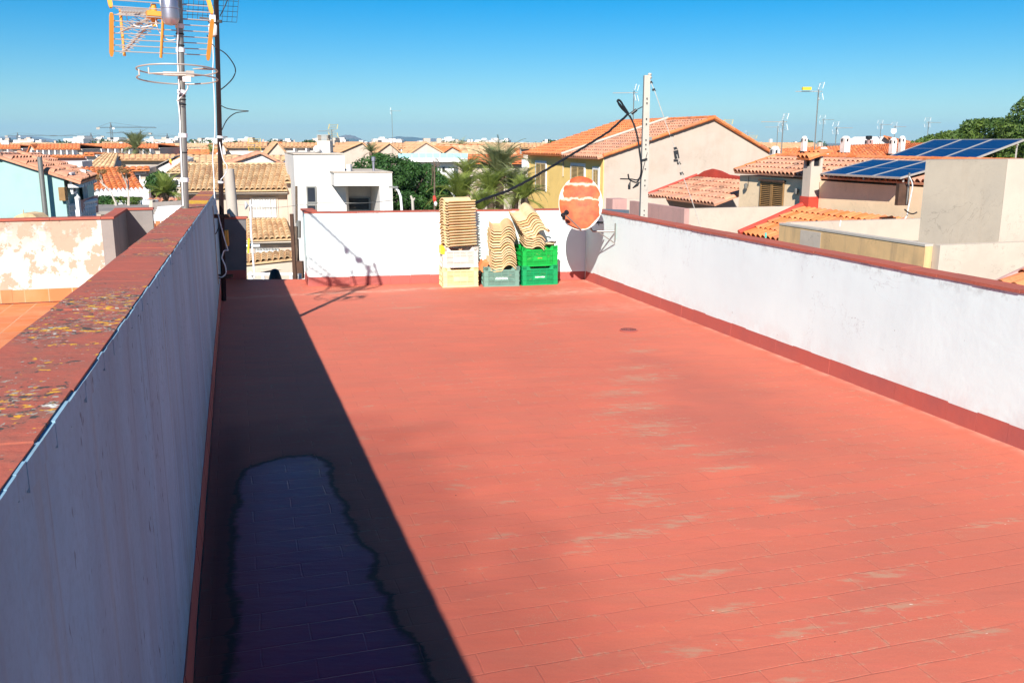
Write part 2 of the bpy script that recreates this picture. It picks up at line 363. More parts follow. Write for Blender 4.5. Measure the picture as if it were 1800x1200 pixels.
dust = np.clip(spot(1015, 512, 1.2, .25) + spot(700, 510, 3, .1) + np.exp(-((RX0 + RM * YY - XX - .02) / .07) ** 2) + .4 * spot(1100, 540, 1.5, .35), 0, 1)
near_r = np.clip((9 - YY) / 7, 0, 1) * np.clip((XX + .3) / 3, 0, 1)
me = bpy.data.meshes.new('terrace_floor')
ZZ = -.006 * np.exp(-((XX - 1.27) ** 2 + (YY - 9.68) ** 2) / .3) + nz * .0015
co = np.stack([XX, YY, ZZ], -1).reshape(-1, 3)
idx = np.arange((nv + 1) * (nu + 1)).reshape(nv + 1, nu + 1)
fs = np.stack([idx[:-1, :-1], idx[:-1, 1:], idx[1:, 1:], idx[1:, :-1]], -1).reshape(-1, 4)
me.from_pydata(co.tolist(), [], fs.tolist())
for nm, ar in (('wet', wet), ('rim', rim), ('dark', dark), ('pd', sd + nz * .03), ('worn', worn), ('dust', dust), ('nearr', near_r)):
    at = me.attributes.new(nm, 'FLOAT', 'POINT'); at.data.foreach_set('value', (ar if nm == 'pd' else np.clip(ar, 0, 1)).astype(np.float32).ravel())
me.polygons.foreach_set('use_smooth', [True] * len(me.polygons))
k = N('painted terrace tiles')
tc = k.mapv(rot=(0, 0, -R(TH)))
wob = k.n('Mix', data_type='VECTOR')
def brick(mort, smooth):
    br = k.n('TexBrick'); br.offset = .5; br.inputs['Scale'].default_value = 1; br.inputs['Brick Width'].default_value = .41; br.inputs['Row Height'].default_value = .145
    br.inputs['Mortar Size'].default_value = mort; br.inputs['Mortar Smooth'].default_value = smooth
    br.inputs['Color1'].default_value = (0, 0, 0, 1); br.inputs['Color2'].default_value = (1, 1, 1, 1); br.inputs['Mortar'].default_value = (.5, .5, .5, 1)
    nn = k.n('TexNoise'); nn.inputs['Scale'].default_value = 2.2; k.l(tc, nn.inputs['Vector'])
    ad = k.n('VectorMath', operation='MULTIPLY_ADD'); k.l(nn.outputs['Color'], ad.inputs[0]); ad.inputs[1].default_value = (.03, .03, 0); k.l(tc, ad.inputs[2])
    k.l(ad.outputs[0], br.inputs[0]); return br
br = brick(.0045, .5)
joint = br.outputs['Fac']
lown = k.noise(.55, 5, .62); midn = k.noise(1, 5, .65, co=k.mapv((1.6, 6, 1), (0, 0, -R(TH))))
col = k.mix(k.ramp(lown, .36, .66), (.68, .163, .094), (.56, .138, .082))
col = k.mix(k.math('MULTIPLY', k.ramp(midn, .42, .72), .5), col, (.50, .16, .10))
col = k.mix(k.math('MULTIPLY', k.ramp(k.noise(1, 4, .7, co=k.mapv((2.5, 9, 1), (0, 0, -R(TH)))), .52, .7), .35), col, (.66, .14, .10))
tile = k.n('SeparateColor'); k.l(br.outputs['Color'], tile.inputs[0])
col = k.mix(k.math('MULTIPLY', tile.outputs[0], .26), col, (.46, .13, .09))
col = k.mix(k.math('MULTIPLY', k.attr('dark'), .45), col, (.33, .10, .075))
gr = k.noise(1, 5, .7, co=k.mapv((7, 26, 1), (0, 0, -R(TH))))
wm = k.ramp(k.math('ADD', k.math('MULTIPLY', k.attr('worn'), .26), gr), .66, .82)
col = k.mix(k.math('MULTIPLY', wm, .55), col, (.43, .30, .19))
sp = k.ramp(k.math('ADD', k.noise(150, 3, .8), k.math('MULTIPLY', k.ramp(k.noise(2.2, 4, .7), .42, .68), .13)), .70, .76)
col = k.mix(k.math('MULTIPLY', sp, .85), col, (.52, .34, .20))
jn = brick(.022, 1).outputs['Fac']; chip = k.ramp(k.math('ADD', k.noise(24, 5, .75), k.math('MULTIPLY', k.ramp(k.noise(.9, 3), .42, .65), .10)), .58, .66)
col = k.mix(k.math('MULTIPLY', k.math('MULTIPLY', jn, chip), .5), col, (.48, .30, .19))
col = k.mix(k.math('MULTIPLY', k.ramp(k.noise(1, 5, .75, co=k.mapv((1.2, 4, 1), (0, 0, -R(TH - 6)))), .54, .74), .45), col, (.40, .12, .08))
col = k.mix(k.math('MULTIPLY', k.ramp(k.noise(90, 3, .8), .48, .72), .22), col, (.34, .10, .07))
wh = k.ramp(k.math('ADD', k.math('MULTIPLY', k.attr('worn'), .15), k.noise(1, 2, .8, co=k.mapv((18, 55, 1), (0, 0, -R(TH - 12))))), .83, .86)
col = k.mix(wh, col, (.75, .6, .5))
col = k.mix(k.math('MULTIPLY', k.attr('dust'), k.ramp(k.noise(6, 5), .35, .75)), col, (.66, .34, .24))
jm = k.math('MULTIPLY', joint, k.ramp(k.noise(2.4, 5, .7), .44, .60))
col = k.mix(k.math('MULTIPLY', jm, .26), col, (.30, .08, .06))
bits = k.ramp(k.noise(38, 1, .5), .81, .83); col = k.mix(bits, col, (.03, .02, .02))
pdn = k.math('ADD', k.attr('pd'), k.math('ADD', k.math('MULTIPLY', k.math('SUBTRACT', k.noise(9, 5, .65), .5), .10), k.math('MULTIPLY', k.math('SUBTRACT', joint, .3), .012)))
wetm = k.ramp(pdn, .012, .028); r1 = k.math('MULTIPLY', k.ramp(pdn, -.014, .004), k.ramp(pdn, .018, .06, True)); rimm = k.math('MAXIMUM', r1, k.math('MULTIPLY', k.math('MULTIPLY', k.ramp(pdn, -.10, 0), k.ramp(pdn, .02, .2, True)), .30))
wetc = k.mix(k.ramp(k.noise(1, 3, co=k.mapv((2, 12, 1), (0, 0, -R(TH)))), .3, .7), (.24, .012, .06), (.30, .014, .05))
col = k.mix(k.math('MULTIPLY', k.attr('rim'), .88), col, (.11, .012, .014))  # maroon shade tone mixed into the floor colour
col = k.mix(k.math('MULTIPLY', wetm, k.ramp(k.noise(3, 4), .2, .4)), col, wetc); col = k.mix(k.math('MULTIPLY', rimm, .93), col, (.03, .004, .004))
rg = k.mix(wetm, (.7, .7, .7), (.33, .33, .33)); rg = k.mix(rimm, rg, (.6, .6, .6))
hh = k.math('SUBTRACT', k.math('ADD', k.math('MULTIPLY', k.noise(5, 4), .5), k.math('MULTIPLY', k.noise(70, 3), .10)), k.math('MULTIPLY', joint, k.math('MULTIPLY', k.ramp(k.noise(1.1, 4), .35, .6), .5)))
hh = k.math('ADD', hh, k.math('MULTIPLY', tile.outputs[0], .25))
hh = k.math('ADD', hh, k.math('MULTIPLY', k.noise(1, 3, co=k.mapv((2.5, 11, 1), (0, 0, -R(TH)))), .5))
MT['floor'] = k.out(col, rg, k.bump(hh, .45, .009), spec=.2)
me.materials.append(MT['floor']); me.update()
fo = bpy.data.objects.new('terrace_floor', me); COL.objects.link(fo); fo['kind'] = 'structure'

# ------------------------------------------------------------------ parapets
def ztop(y): return 1.622 - .0235 * y
def zlow(y): return 0.0
def wallrun(m, P, Q, n, z0, ztf, thick, side, mi=0, jit=.0):         # subdivided straight wall
    P, Q = Vector(P), Vector(Q); d = (Q - P).normalized(); nrm = Vector((d.y, -d.x, 0)) * side
    A = [P + (Q - P) * i / n for i in range(n + 1)]
    for i in range(n):
        a, b_ = A[i], A[i + 1]
        lo = [Vector((p.x, p.y, z0)) for p in (a, b_)]; hi = [Vector((p.x, p.y, ztf(p))) for p in (a, b_)]
        m.prism([lo[0], lo[1], hi[1], hi[0]], -nrm * thick, mi)
# left wall with its coping of tiles and red skirting
root = thing('parapet_wall', 'tall streaky white parapet in shade at the left, with a lichen-spotted coping', 'wall', (LX(6), 6, 0))
m = M(); e = .012
pts = [(LX(-3) - .02, -3, -.05), (LX(13.4) - .02, 13.4, -.05), (LX(13.4) - .02, 13.4, ztop(13.4) - .031), (LX(-3) - .02, -3, ztop(-3) - .031)]
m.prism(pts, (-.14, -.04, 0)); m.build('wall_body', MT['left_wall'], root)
m = M(); y = -3.0; i = 0
while y < 13.4:
    y2 = min(y + .30, 13.4); j = random.uniform(-.002, .002)
    zz = lambda q: ztop(q) + random.uniform(-.0015, .0015)
    A = Vector((LX(y) - .022 + j, y, 0)); B = Vector((LX(y2 - .004) - .022 + j, y2 - .004, 0)); off = -CV * .20
    z1, z2 = zz(y), zz(y2)
    m.add([(A.x, A.y, z1), (B.x, B.y, z2), (B.x + off.x, B.y + off.y, z2 + .004), (A.x + off.x, A.y + off.y, z1 + .004),
           (A.x, A.y, z1 - .03), (B.x, B.y, z2 - .03), (B.x + off.x, B.y + off.y, z2 - .03), (A.x + off.x, A.y + off.y, z1 - .03)],
          [(0, 1, 2, 3), (7, 6, 5, 4), (0, 4, 5, 1), (2, 6, 7, 3), (1, 5, 6, 2), (0, 3, 7, 4)], a=(.95 if 8.9 < y < 9.9 or 11.3 < y < 11.7 else .25 + .3 * random.random()))
    y = y2; i += 1
m.build('coping', MT['coping_l'], root)
m = M(); m2_ = M(); y = -3.0                      # mortar dribble under the coping edge, white
while y < 13.3:
    y2 = y + random.uniform(.05, .12); za, zb = random.uniform(.002, .006), random.uniform(.034, .05); m2_.prism([(LX(y) - .035, y, ztop(y) - zb), (LX(y2) - .035, y2, ztop(y2) - zb), (LX(y2) - .035, y2, ztop(y2) - za), (LX(y) - .035, y, ztop(y) - za)], (.0162 + random.uniform(0, .0025), .005, 0)); y = y2
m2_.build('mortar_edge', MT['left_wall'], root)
def skirting(root, P, Q, h, inward, mat, step=.28):
    P, Q = Vector(P), Vector(Q); L = (Q - P).length; d = (Q - P) / L; n = int(L / step); m = M(); inward = Vector(inward)
    for i in range(n):
        a = P + d * (i * L / n + .001); b_ = P + d * ((i + 1) * L / n - .001); hh = h + random.uniform(-.006, .006); th = .012 + random.uniform(-.002, .002)
        m.add([a + ZV * -.005, b_ + ZV * -.005, b_ + ZV * hh, a + ZV * hh, a + inward * (th + .01) + ZV * -.005, b_ + inward * (th + .01) + ZV * -.005, b_ + inward * th + ZV * hh, a + inward * th + ZV * hh],
              [(4, 5, 6, 7), (7, 6, 2, 3), (0, 4, 7, 3), (5, 1, 2, 6)])
    return m.build('skirting', mat, root)
skirting(root, (LX(-3) - .028, -3, 0), (LX(13.38) - .028, 13.38, 0), .13, CV, MT['skirt'])
# right wall
root = thing('parapet_wall', 'long sunlit white parapet along the right side of the red terrace', 'wall', (RX(6), 6, 0))
m = M(); yr = 13.43
m.prism([(RX(-3), -3, -.05), (RX(yr), yr, -.05), (RX(yr), yr, 1.03), (RX(-3), -3, 1.03)], (.15, .045, 0)); m.build('wall_body', MT['white_wall'], root)
m = M(); y = -3.0
while y < 13.55:
    y2 = min(y + random.uniform(.34, .4), 13.58); j = random.uniform(-.004, .004); q = .003
    A = Vector((RX(y) - .014 + j, y, 1.031 + random.uniform(-.003, .003))); B = Vector((RX(y2 - q) - .014 + j, y2 - q, A.z)); off = CV * .19
    m.prism([A, B, B + off, A + off], (0, 0, .022)); y = y2
m.build('coping', MT['coping'], root)
skirting(root, (RX(-3) + .01, -3, 0), (RX(13.4) + .01, 13.4, 0), .135, -CV, MT['skirt'])
# back wall with its return
root = thing('parapet_wall', 'short sunlit white parapet across the far end behind the crates', 'wall', (-1, 13.1, 0))
xl, xr = -2.9, RX(13.42)
bd = Vector((1, .169, 0)).normalized(); bn = Vector((.169, -1, 0)).normalized()
PL = Vector((xl, WB(xl), 0)); PR = Vector((xr, WB(xr), 0))
m = M(); m.prism([PL + ZV * -.05, PR + ZV * -.05, PR + ZV * 1.03, PL + ZV * 1.03], -bn * .15)
Pm = PL + AV * .15; m.prism([Pm + ZV * -.05, Pm + ZV * 1.03, PL + AV * .64 + ZV * 1.03, PL + AV * .64 + ZV * -.05], CV * .13)
m.build('wall_body', MT['white_wall'], root)
m = M(); L = (PR - PL).length; d = (PR - PL) / L; x = -.02
while x < L:
    x2 = min(x + .37, L + .0); h_ = random.uniform(-.003, .003); m.prism([PL + d * x + bn * .01 + ZV * (1.031 + h_), PL + d * (x2 - .003) + bn * .01 + ZV * (1.031 + h_), PL + d * (x2 - .003) - bn * .17 + ZV * (1.031 + h_), PL + d * x - bn * .17 + ZV * (1.031 + h_)], (0, 0, .014)); x = x2
P2 = PL - bn * .172
m.prism([P2 - CV * .025 + ZV * 1.03, P2 + CV * .15 + ZV * 1.03, PL + AV * .66 + CV * .15 + ZV * 1.03, PL + AV * .66 - CV * .025 + ZV * 1.03], (0, 0, .026))
m.build('coping', MT['coping'], root)
skirting(root, PL - bn * .008, PR - bn * .008, .125, bn, MT['skirt'])
skirting(root, PL + AV * .62 + CV * .008, PL + CV * .008, .125, -CV, MT['skirt'])
# shaded stub wall at far left
root = thing('parapet_wall', 'dark shaded stub of parapet beside the gap at the far left corner', 'wall', (-4.1, 13.4, 0))
m = M(); Y0 = 13.38
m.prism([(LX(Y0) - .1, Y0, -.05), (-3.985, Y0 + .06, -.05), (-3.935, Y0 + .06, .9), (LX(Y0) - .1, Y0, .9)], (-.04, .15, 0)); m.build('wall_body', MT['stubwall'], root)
m = M(); m.prism([(LX(Y0) - .12, Y0 - .015, .901), (-3.915, Y0 + .04, .901), (-3.955, Y0 + .23, .901), (LX(Y0) - .16, Y0 + .2, .901)], (0, 0, .025)); m.build('coping', MT['coping'], root)
skirting(root, (LX(Y0), Y0 + .006, 0), (-3.985, Y0 + .062, 0), .14, Vector((.1, -1, 0)).normalized(), MT['skirt'])
# rim of the terrace slab in the gap
# drain
m = M(); c0 = Vector((1.275, 9.68, -.001)); m.lathe(c0, [(.098, -.002), (.098, .004), (.09, .007), (.0, .008)], 28)
for rr_, nn_ in ((.075, 22), (.05, 14), (.025, 7)):
    for q in range(nn_):
        t = q * 2 * math.pi / nn_; m.box(c0 + Vector((rr_ * math.cos(t), rr_ * math.sin(t), .0085)), (.011, .008, .003), t, 1)
m.build('floor_drain', [MT['skirt'], MT['black']], loc=c0, label='small round perforated red floor drain set in the painted terrace', category='drain')

# ------------------------------------------------------------------ crates
def rz(a): return Matrix.Rotation(R(a), 3, 'Z')
def crate(P, yaw, mat, label, w=.52, d=.36, h=.285, text=None, tmat=None, plate=False, group='plastic produce crates by the back wall', rows=3):
    """P = front left bottom corner, front runs along yaw"""
    P = Vector(P); r = rz(yaw); root = thing('plastic_crate', label, 'crate', P, group)
    def q(x, y, z): return P + r @ Vector((x, y, z))
    def bx(m, x0, x1, y0, y1, z0, z1, mi=0): m.box(q((x0 + x1) / 2, (y0 + y1) / 2, (z0 + z1) / 2), (abs(x1 - x0), abs(y1 - y0), z1 - z0), R(yaw), mi)
    m = M(); t = .006; ins = .012                                    # body: inset panels with slots, corner posts, ribs
    zs = [0.0, h * .27, h * .53, h * .78]
    # floor of the crate
    bx(m, ins, w - ins, ins, d - ins, .004, .012)
    for (ax, L, D0) in (('x', w, 0), ('x', w, 1), ('y', d, 0), ('y', d, 1)):
        def pan(u0, u1, z0, z1, o0, o1):
            if ax == 'x':
                a, b_ = (o0, o1) if D0 == 0 else (d - o1, d - o0); bx(m, u0, u1, a, b_, z0, z1)
            else:
                a, b_ = (o0, o1) if D0 == 0 else (w - o1, w - o0); bx(m, a, b_, u0, u1, z0, z1)
        cw = .07 if ax == 'x' else .05
        # corner panels
        for u0, u1 in ((.004, cw), (L - cw, L - .004)): pan(u0, u1, .002, h - .004, .004, .012)
        # horizontal ribs
        for z in zs[1:]: pan(.002, L - .002, z - .004, z + .006, 0.0, .016)
        pan(.002, L - .002, 0.0, .012, .001, .018)
        # slatted panels in rows, with thin slots
        nrow = len(zs) - 1
        for ri in range(nrow):
            z0, z1 = zs[ri] + .010, zs[ri + 1] - .006
            ns = 4; sh = (z1 - z0) / ns
            for s_ in range(ns): pan(cw, L - cw, z0 + s_ * sh + .002, z0 + (s_ + 1) * sh - .002, .011, .014)
        # vertical ribs
        nvr = 4 if ax == 'x' else 3
        for i in range(nvr + 1):
            u = cw + (L - 2 * cw) * i / nvr; pan(u - .004, u + .004, .008, zs[3], .004, .0135)
        # top rim with a dipped hand hold
        z0 = zs[3] + .006; e = L * .17; f2 = L * .25
        lo = h - .045
        for u0, u1, za, zb in ((.002, e, h, h), (e, f2, h, lo), (f2, L - f2, lo, lo), (L - f2, L - e, lo, h), (L - e, L - .002, h, h)):
            pts = [(u0, z0), (u1, z0), (u1, zb), (u0, za)]
            for (oa, ob, zcut) in ((.004, .010, 0), (0.0, .016, 1)):
                if zcut: pts2 = [(u0, za - .008), (u1, zb - .008), (u1, zb), (u0, za)]
                else: pts2 = pts
                if ax == 'x': yy = oa if D0 == 0 else d - ob; m.prism([q(u, yy, z) for u, z in pts2], r @ Vector((0, ob - oa, 0)))
                else: xx = oa if D0 == 0 else w - ob; m.prism([q(xx, u, z) for u, z in pts2], r @ Vector((ob - oa, 0, 0)))
    m.build('crate_body', mat, root)
    if plate: mp = M(); bx(mp, w * .31, w * .72, .0035, .0105, zs[1] + .008, zs[2] - .007); mp.build('label_plate', mat, root)
    if text:
        cu = bpy.data.curves.new('print', 'FONT'); cu.body = text[0]; cu.size = text[1]; cu.align_x = 'CENTER'; cu.align_y = 'CENTER'; cu.extrude = .0006; cu.offset = .0012
        to = bpy.data.objects.new('tmp', cu); COL.objects.link(to); bpy.context.view_layer.update()
        me = bpy.data.meshes.new_from_object(to.evaluated_get(bpy.context.evaluated_depsgraph_get())); bpy.data.objects.remove(to)
        me.materials.clear(); me.materials.append(tmat); po = bpy.data.objects.new('printed_lettering', me); COL.objects.link(po); po.parent = root
        po.location = q(w * .5, .0065 if not plate else .0022, (zs[1] + zs[2]) / 2 + .001) - P; po.rotation_euler = (R(90), 0, R(yaw)); po.scale = (1.15, 1, 1)
        if not plate: mp = M(); bx(mp, w * .33, w * .69, .0078, .0125, zs[1] + .008, zs[2] - .007); mp.build('label_plate', mat, root)
    return root, q
def ribmat(name, c): return plain(name, c, .42, var=.18, sc_=7, spec=.4)
C1 = ribmat('pale yellow crate plastic', (.80, .68, .34)); C2 = ribmat('off white crate plastic', (.72, .66, .56)); C3 = ribmat('grey green crate plastic', (.17, .31, .24))
C4 = ribmat('bright green crate plastic', (.004, .40, .055)); C5 = ribmat('emerald crate plastic', (.004, .32, .10))
PW = plain('white print ink', (.8, .82, .8), .5, var=.03)
pa = G(778, 505.5); c1, q1 = crate(pa, 13, C1, 'pale yellow plastic crate on the floor under the off-white crate', plate=True, h=.29)
c2, q2 = crate(pa + Vector((0, 0, .278)), 12, C2, 'off-white plastic crate full of rubble under the tallest tile stack', plate=True, h=.285)
pb = G(850, 504.3); c3, q3 = crate(pb, 8, C3, 'grey green plastic crate on the floor, with the middle tile stack in it', text=('ALDENA', .04), tmat=PW, h=.285)
pc = G(917.5, 502.3); c4, q4 = crate(pc, 15, C5, 'emerald green plastic crate on the floor, lower of the green pair', text=('COMANSA', .026), tmat=PW, h=.285, w=.54)
c5, q5 = crate(pc + Vector((0, 0, .272)), 16.5, C4, 'bright green plastic crate holding the leaning tile pile, upper of the green pair', text=('AGRO', .02), tmat=plain('ochre print ink', (.5, .35, .05), .5), h=.285, w=.54)
# rubble inside crates
def rubble(q, z0, z1, n, label, group, w=.46, d=.29, mat='tile_new', big=.085, x0=.05):
    for i in range(n):
        m = M(); c_ = q(random.uniform(x0 + .04, w - .05), random.uniform(.10, d - .02), z0 + (z1 - z0) * (i + .5) / n)
        rot = Matrix.Rotation(random.uniform(-.5, .5), 3, 'X') @ Matrix.Rotation(random.uniform(-.5, .5), 3, 'Y') @ Matrix.Rotation(random.uniform(0, 3), 3, 'Z')
        s_ = random.uniform(.6, 1.1) * big; pts = [c_ + rot @ Vector((s_ * math.cos(t) * random.uniform(.7, 1.2), s_ * .8 * math.sin(t) * random.uniform(.7, 1.2), 0)) for t in (0, 1.1, 2.3, 3.4, 4.6, 5.4)]
        m.prism(pts, rot @ Vector((0, 0, .016)), a=random.random()); m.build('broken_tile', MT[mat], label=label, category='rubble', group=group)
MT['rub'] = tilemat('brick rubble', (.52, .20, .12), (.60, .34, .2), (.36, .13, .08))
rubble(q2, .03, .235, 26, 'shard of broken brick inside the off-white crate', 'brick shards in the off-white crate', mat='rub')
rubble(q1, .03, .255, 20, 'clay shard inside the pale yellow bottom crate', 'clay shards in the pale yellow crate', mat='rub')
rubble(q3, .03, .14, 12, 'shard of broken brick inside the grey green crate', 'brick shards in the grey green crate', mat='rub')
rubble(q4, .03, .23, 14, 'clay shard inside the emerald green crate', 'clay shards in the emerald crate', w=.48)
rubble(q5, .03, .25, 16, 'clay shard inside the bright green crate beside the tiles', 'clay shards in the bright green crate', w=.48)
def shard(P, size, rot, mat, label, name='broken_tile', cat='rubble'):
    m = M(); P = Vector(P); r = Matrix.Rotation(R(rot[2]), 3, 'Z') @ Matrix.Rotation(R(rot[1]), 3, 'Y') @ Matrix.Rotation(R(rot[0]), 3, 'X'); n = 7
    top = [P + r @ Vector((size[0] * (i / n - .5), .02 * math.sin(i * math.pi / n), -size[1] / 2 + random.uniform(0, .03))) for i in range(n + 1)]
    bot = [P + r @ Vector((size[0] * (i / n - .5), .02 * math.sin(i * math.pi / n), size[1] / 2 + random.uniform(-.03, .02))) for i in range(n, -1, -1)]
    m.prism(top + bot, r @ Vector((0, -.014, 0))); return m.build(name, mat, label=label, category=cat)
shard(q3(-.005, .10, .29), (.13, .19), (18, 25, 10), MT['roof_orange'], 'orange clay shard leaning in the gap left of the grey green crate')
shard(q3(.14, .17, .335), (.17, .17), (-15, 5, 5), MT['rub'], 'dark red brick slab standing at the back of the grey green crate')
shard(q5(.45, .16, .30), (.22, .12), (66, -14, 10), MT['greywall'], 'grey clay shard sticking out at the right of the bright green crate')
shard(q5(.44, .12, .285), (.16, .09), (60, -5, 0), MT['tile_new'], 'cream clay shard lying at the right of the bright green crate')
shard(q5(.37, .24, .50), (.26, .07), (55, 8, 20), MT['roof_mix'], 'reddish clay shard poking out right of the leaning tile pile')
m = M(); m.prism([q2(-.02, -.002, .20), q2(.035, -.002, .19), q2(.045, -.002, .26), q2(.03, -.002, .305), q2(-.02, -.002, .31)], rz(12) @ Vector((0, .2, 0))); m.build('plastic_sheet', MT['yellow_pl'], label='bright yellow folded plastic sheet at the left corner of the off-white crate', category='plastic sheet')

# ------------------------------------------------------------------ loose roof tiles (mixed profile)
TILE_ME = {}
def tile_mesh(key, W_=.30, L=.43, amp=.042, hum=.5):
    m = M(); nx = 20; th = .013
    def prof(u):                                                     # channel on the left, barrel on the right
        if u < .14: return amp * (.55 - .55 * (u / .14)) * .9
        if u < .44: return 0.0 + .004 * math.sin((u - .14) / .3 * math.pi)
        return amp * 1.15 * math.sin((u - .44) / .56 * math.pi) ** .8 * (1 if u < .9 else .93)
    xs = [i / nx for i in range(nx + 1)]; zs = [prof(u) for u in xs]; ny = 3
    vs = []
    for j in range(ny + 1):
        for lay in (0, 1):
            for u, z in zip(xs, zs): vs.append(((u - .5) * W_, (j / ny - .5) * L, z - lay * th))
    S = 2 * (nx + 1); fs = []
    for j in range(ny):
        for i in range(nx):
            a = j * S + i; fs.append((a, a + 1, a + 1 + S, a + S)); a2 = a + nx + 1; fs.append((a2, a2 + S, a2 + 1 + S, a2 + 1))
        a = j * S; fs.append((a, a + S, a + S + nx + 1, a + nx + 1)); a = j * S + nx; fs.append((a, a + nx + 1, a + nx + 1 + S, a + S))
    for i in range(nx):
        fs.append((i, i + nx + 1, i + nx + 2, i + 1)); a = ny * S + i; fs.append((a, a + 1, a + nx + 2, a + nx + 1))
    me = bpy.data.meshes.new('roof_tile'); me.from_pydata(vs, [], fs)
    at = me.attributes.new('v', 'FLOAT', 'FACE'); at.data.foreach_set('value', [key] * len(fs)); me.materials.append(MT['tile_new'])
    me.polygons.foreach_set('use_smooth', [True] * len(fs)); me.set_sharp_from_angle(angle=R(50)); me.update(); return me
TMS = [tile_mesh(v, W_=.30 + random.uniform(-.008, .008), L=.43 + random.uniform(-.012, .012)) for v in (0, .2, .35, .5, .6, .75, .85, 1)]; TMW = [tile_mesh(v, W_=.36 + random.uniform(-.006, .006), L=.43 + random.uniform(-.012, .012), amp=.072) for v in (0, .2, .35, .5, .6, .75, .85, 1)]
def place_tile(c, rot, label, group, wide=False, i=0):
    o = bpy.data.objects.new('roof_tile', random.choice(TMW if wide else TMS)); COL.objects.link(o); o.location = c; o.rotation_euler = rot.to_euler()
    o['label'] = label; o['category'] = 'roof tile'; o['group'] = group
def euler(rx, ry, rz_): return Matrix.Rotation(R(rz_), 3, 'Z') @ Matrix.Rotation(R(ry), 3, 'Y') @ Matrix.Rotation(R(rx), 3, 'X')
base = q2(.265, .19, .275); NT = 17
for i in range(NT):
    c_ = base + Vector((-.012 * i / NT + random.uniform(-.006, .006), random.uniform(-.006, .006), .028 + i * .0385))
    place_tile(c_, euler(0, random.uniform(-1, 1) - (1.5 if i > 9 else -1) * 0.6, 121 + random.uniform(-1.2, 1.2)) if True else None, 'cream clay roof tile in the tallest stack, laid sideways on the off-white crate' if i < NT - 1 else 'topmost cream clay roof tile of the tallest stack on the off-white crate', 'roof tiles stacked on the off-white crate')
base = q3(.26, .215, .262); NT = 16
for i in range(NT):
    f_ = i / NT; c_ = base + Vector((-.035 + .012 * math.sin(i * .5) - .012 * f_ + random.uniform(-.004, .004), .05 * f_ + random.uniform(-.004, .004), i * .0372))
    place_tile(c_ + Vector((.065, 0, 0)), euler(9 + random.uniform(-1, 1), -6 + 9 * f_ + random.uniform(-1, 1), 7 + random.uniform(-1.5, 1.5)), 'cream clay roof tile in the middle stack that rises from the grey green crate' if i < NT - 1 else 'topmost cream clay roof tile of the middle stack in the grey green crate', 'roof tiles stacked in the grey green crate', wide=True)
base = q5(.16, .19, .285)
for i in range(5):
    place_tile(base + Vector((.03 + .004 * i, 0, .01 + i * .034)), euler(8, 10 + random.uniform(-1, 1), 12 + random.uniform(-2, 2)), 'cream clay roof tile low in the leaning pile on the bright green crate', 'tiles in the lower part of the leaning pile', wide=False)
base = q5(.18, .20, .285 + .20); NT = 8
for i in range(NT):
    place_tile(base + Vector((.05 - .020 * i, .01 * i, i * .034 + random.uniform(-.003, .003))), euler(14, -12 - random.uniform(0, 2), 10 + random.uniform(-1.5, 1.5)), 'cream clay roof tile in the tilted upper part of the leaning pile' if i < NT - 1 else 'topmost clay roof tile of the leaning pile, showing its pale back', 'tiles in the tilted upper part of the leaning pile', wide=True)

# ------------------------------------------------------------------ rusty satellite dish on the right wall
DC = W(1020.5, 357.5, 12.25)
root = thing('satellite_dish', 'rust-stained white oval satellite dish mounted on the right parapet at the back corner', 'satellite dish', DC)
nrm = Vector((-.06, -.93, .36)).normalized(); X_ = Vector((1, 0, 0)); X_ = (X_ - nrm * X_.dot(nrm)).normalized(); Y_ = nrm.cross(X_); Y_ = -Y_ if Y_.z < 0 else Y_
rxx, ryy = .295, .375; m = M(); nr, na = 14, 56; rows = []
for lay in (0, 1):
    for i in range(nr + 1):
        r_ = i / nr
        for j in range(na):
            t = j * 2 * math.pi / na; dep = -.055 * (1 - r_ * r_) - lay * .006 + (.010 if (lay == 0 and i == nr) else 0)
            rows.append(DC + X_ * (rxx * r_ * math.cos(t)) + Y_ * (ryy * r_ * math.sin(t)) + nrm * dep)
fs = []
for lay in (0, 1):
    b0 = lay * (nr + 1) * na
    for i in range(nr):
        for j in range(na):
            f_ = (b0 + i * na + j, b0 + i * na + (j + 1) % na, b0 + (i + 1) * na + (j + 1) % na, b0 + (i + 1) * na + j); fs.append(f_ if lay else f_[::-1])
b0 = nr * na; b1 = (nr + 1) * na + nr * na
for j in range(na): fs.append((b0 + j, b0 + (j + 1) % na, b1 + (j + 1) % na, b1 + j))
m.add(rows, fs)
k = N('rusty dish paint'); sx = k.n('SeparateXYZ'); k.l(k.co, sx.inputs[0]); zz, xx = sx.outputs[2], sx.outputs[0]
nn = k.math('ADD', k.math('MULTIPLY', k.math('SUBTRACT', k.noise(5, 5, .6), .5), .12), k.math('MULTIPLY', k.math('SUBTRACT', k.noise(22, 3), .5), .03))
zc = k.math('ADD', zz, nn)
def band(z0, z1, hw, soft=.02, xo=0.0, pw=1.0):
    a = k.math('MULTIPLY', k.ramp(zc, z0, z0 + soft), k.ramp(zc, z1 - soft, z1, True))
    ax = k.math('ADD', k.math('ABSOLUTE', k.math('SUBTRACT', xx, xo)), nn); return k.math('MULTIPLY', a, k.ramp(ax, hw - .02, hw, True))
mask = k.math('MAXIMUM', k.math('MAXIMUM', band(.215, .40, .16, .06, .01), band(.035, .25, .25, .05, .02)), band(-.36, .072, .29, .045, -.025))
cut = k.math('ADD', k.math('MULTIPLY', xx, 1.0), k.math('MULTIPLY', zz, -1.0))      # right lower edge stays white
cutm = k.ramp(k.math('ADD', cut, nn), .40, .43, True)
rr2 = k.math('ADD', k.math('POWER', k.math('DIVIDE', xx, rxx), 2), k.math('POWER', k.math('DIVIDE', zz, ryy * .93), 2))
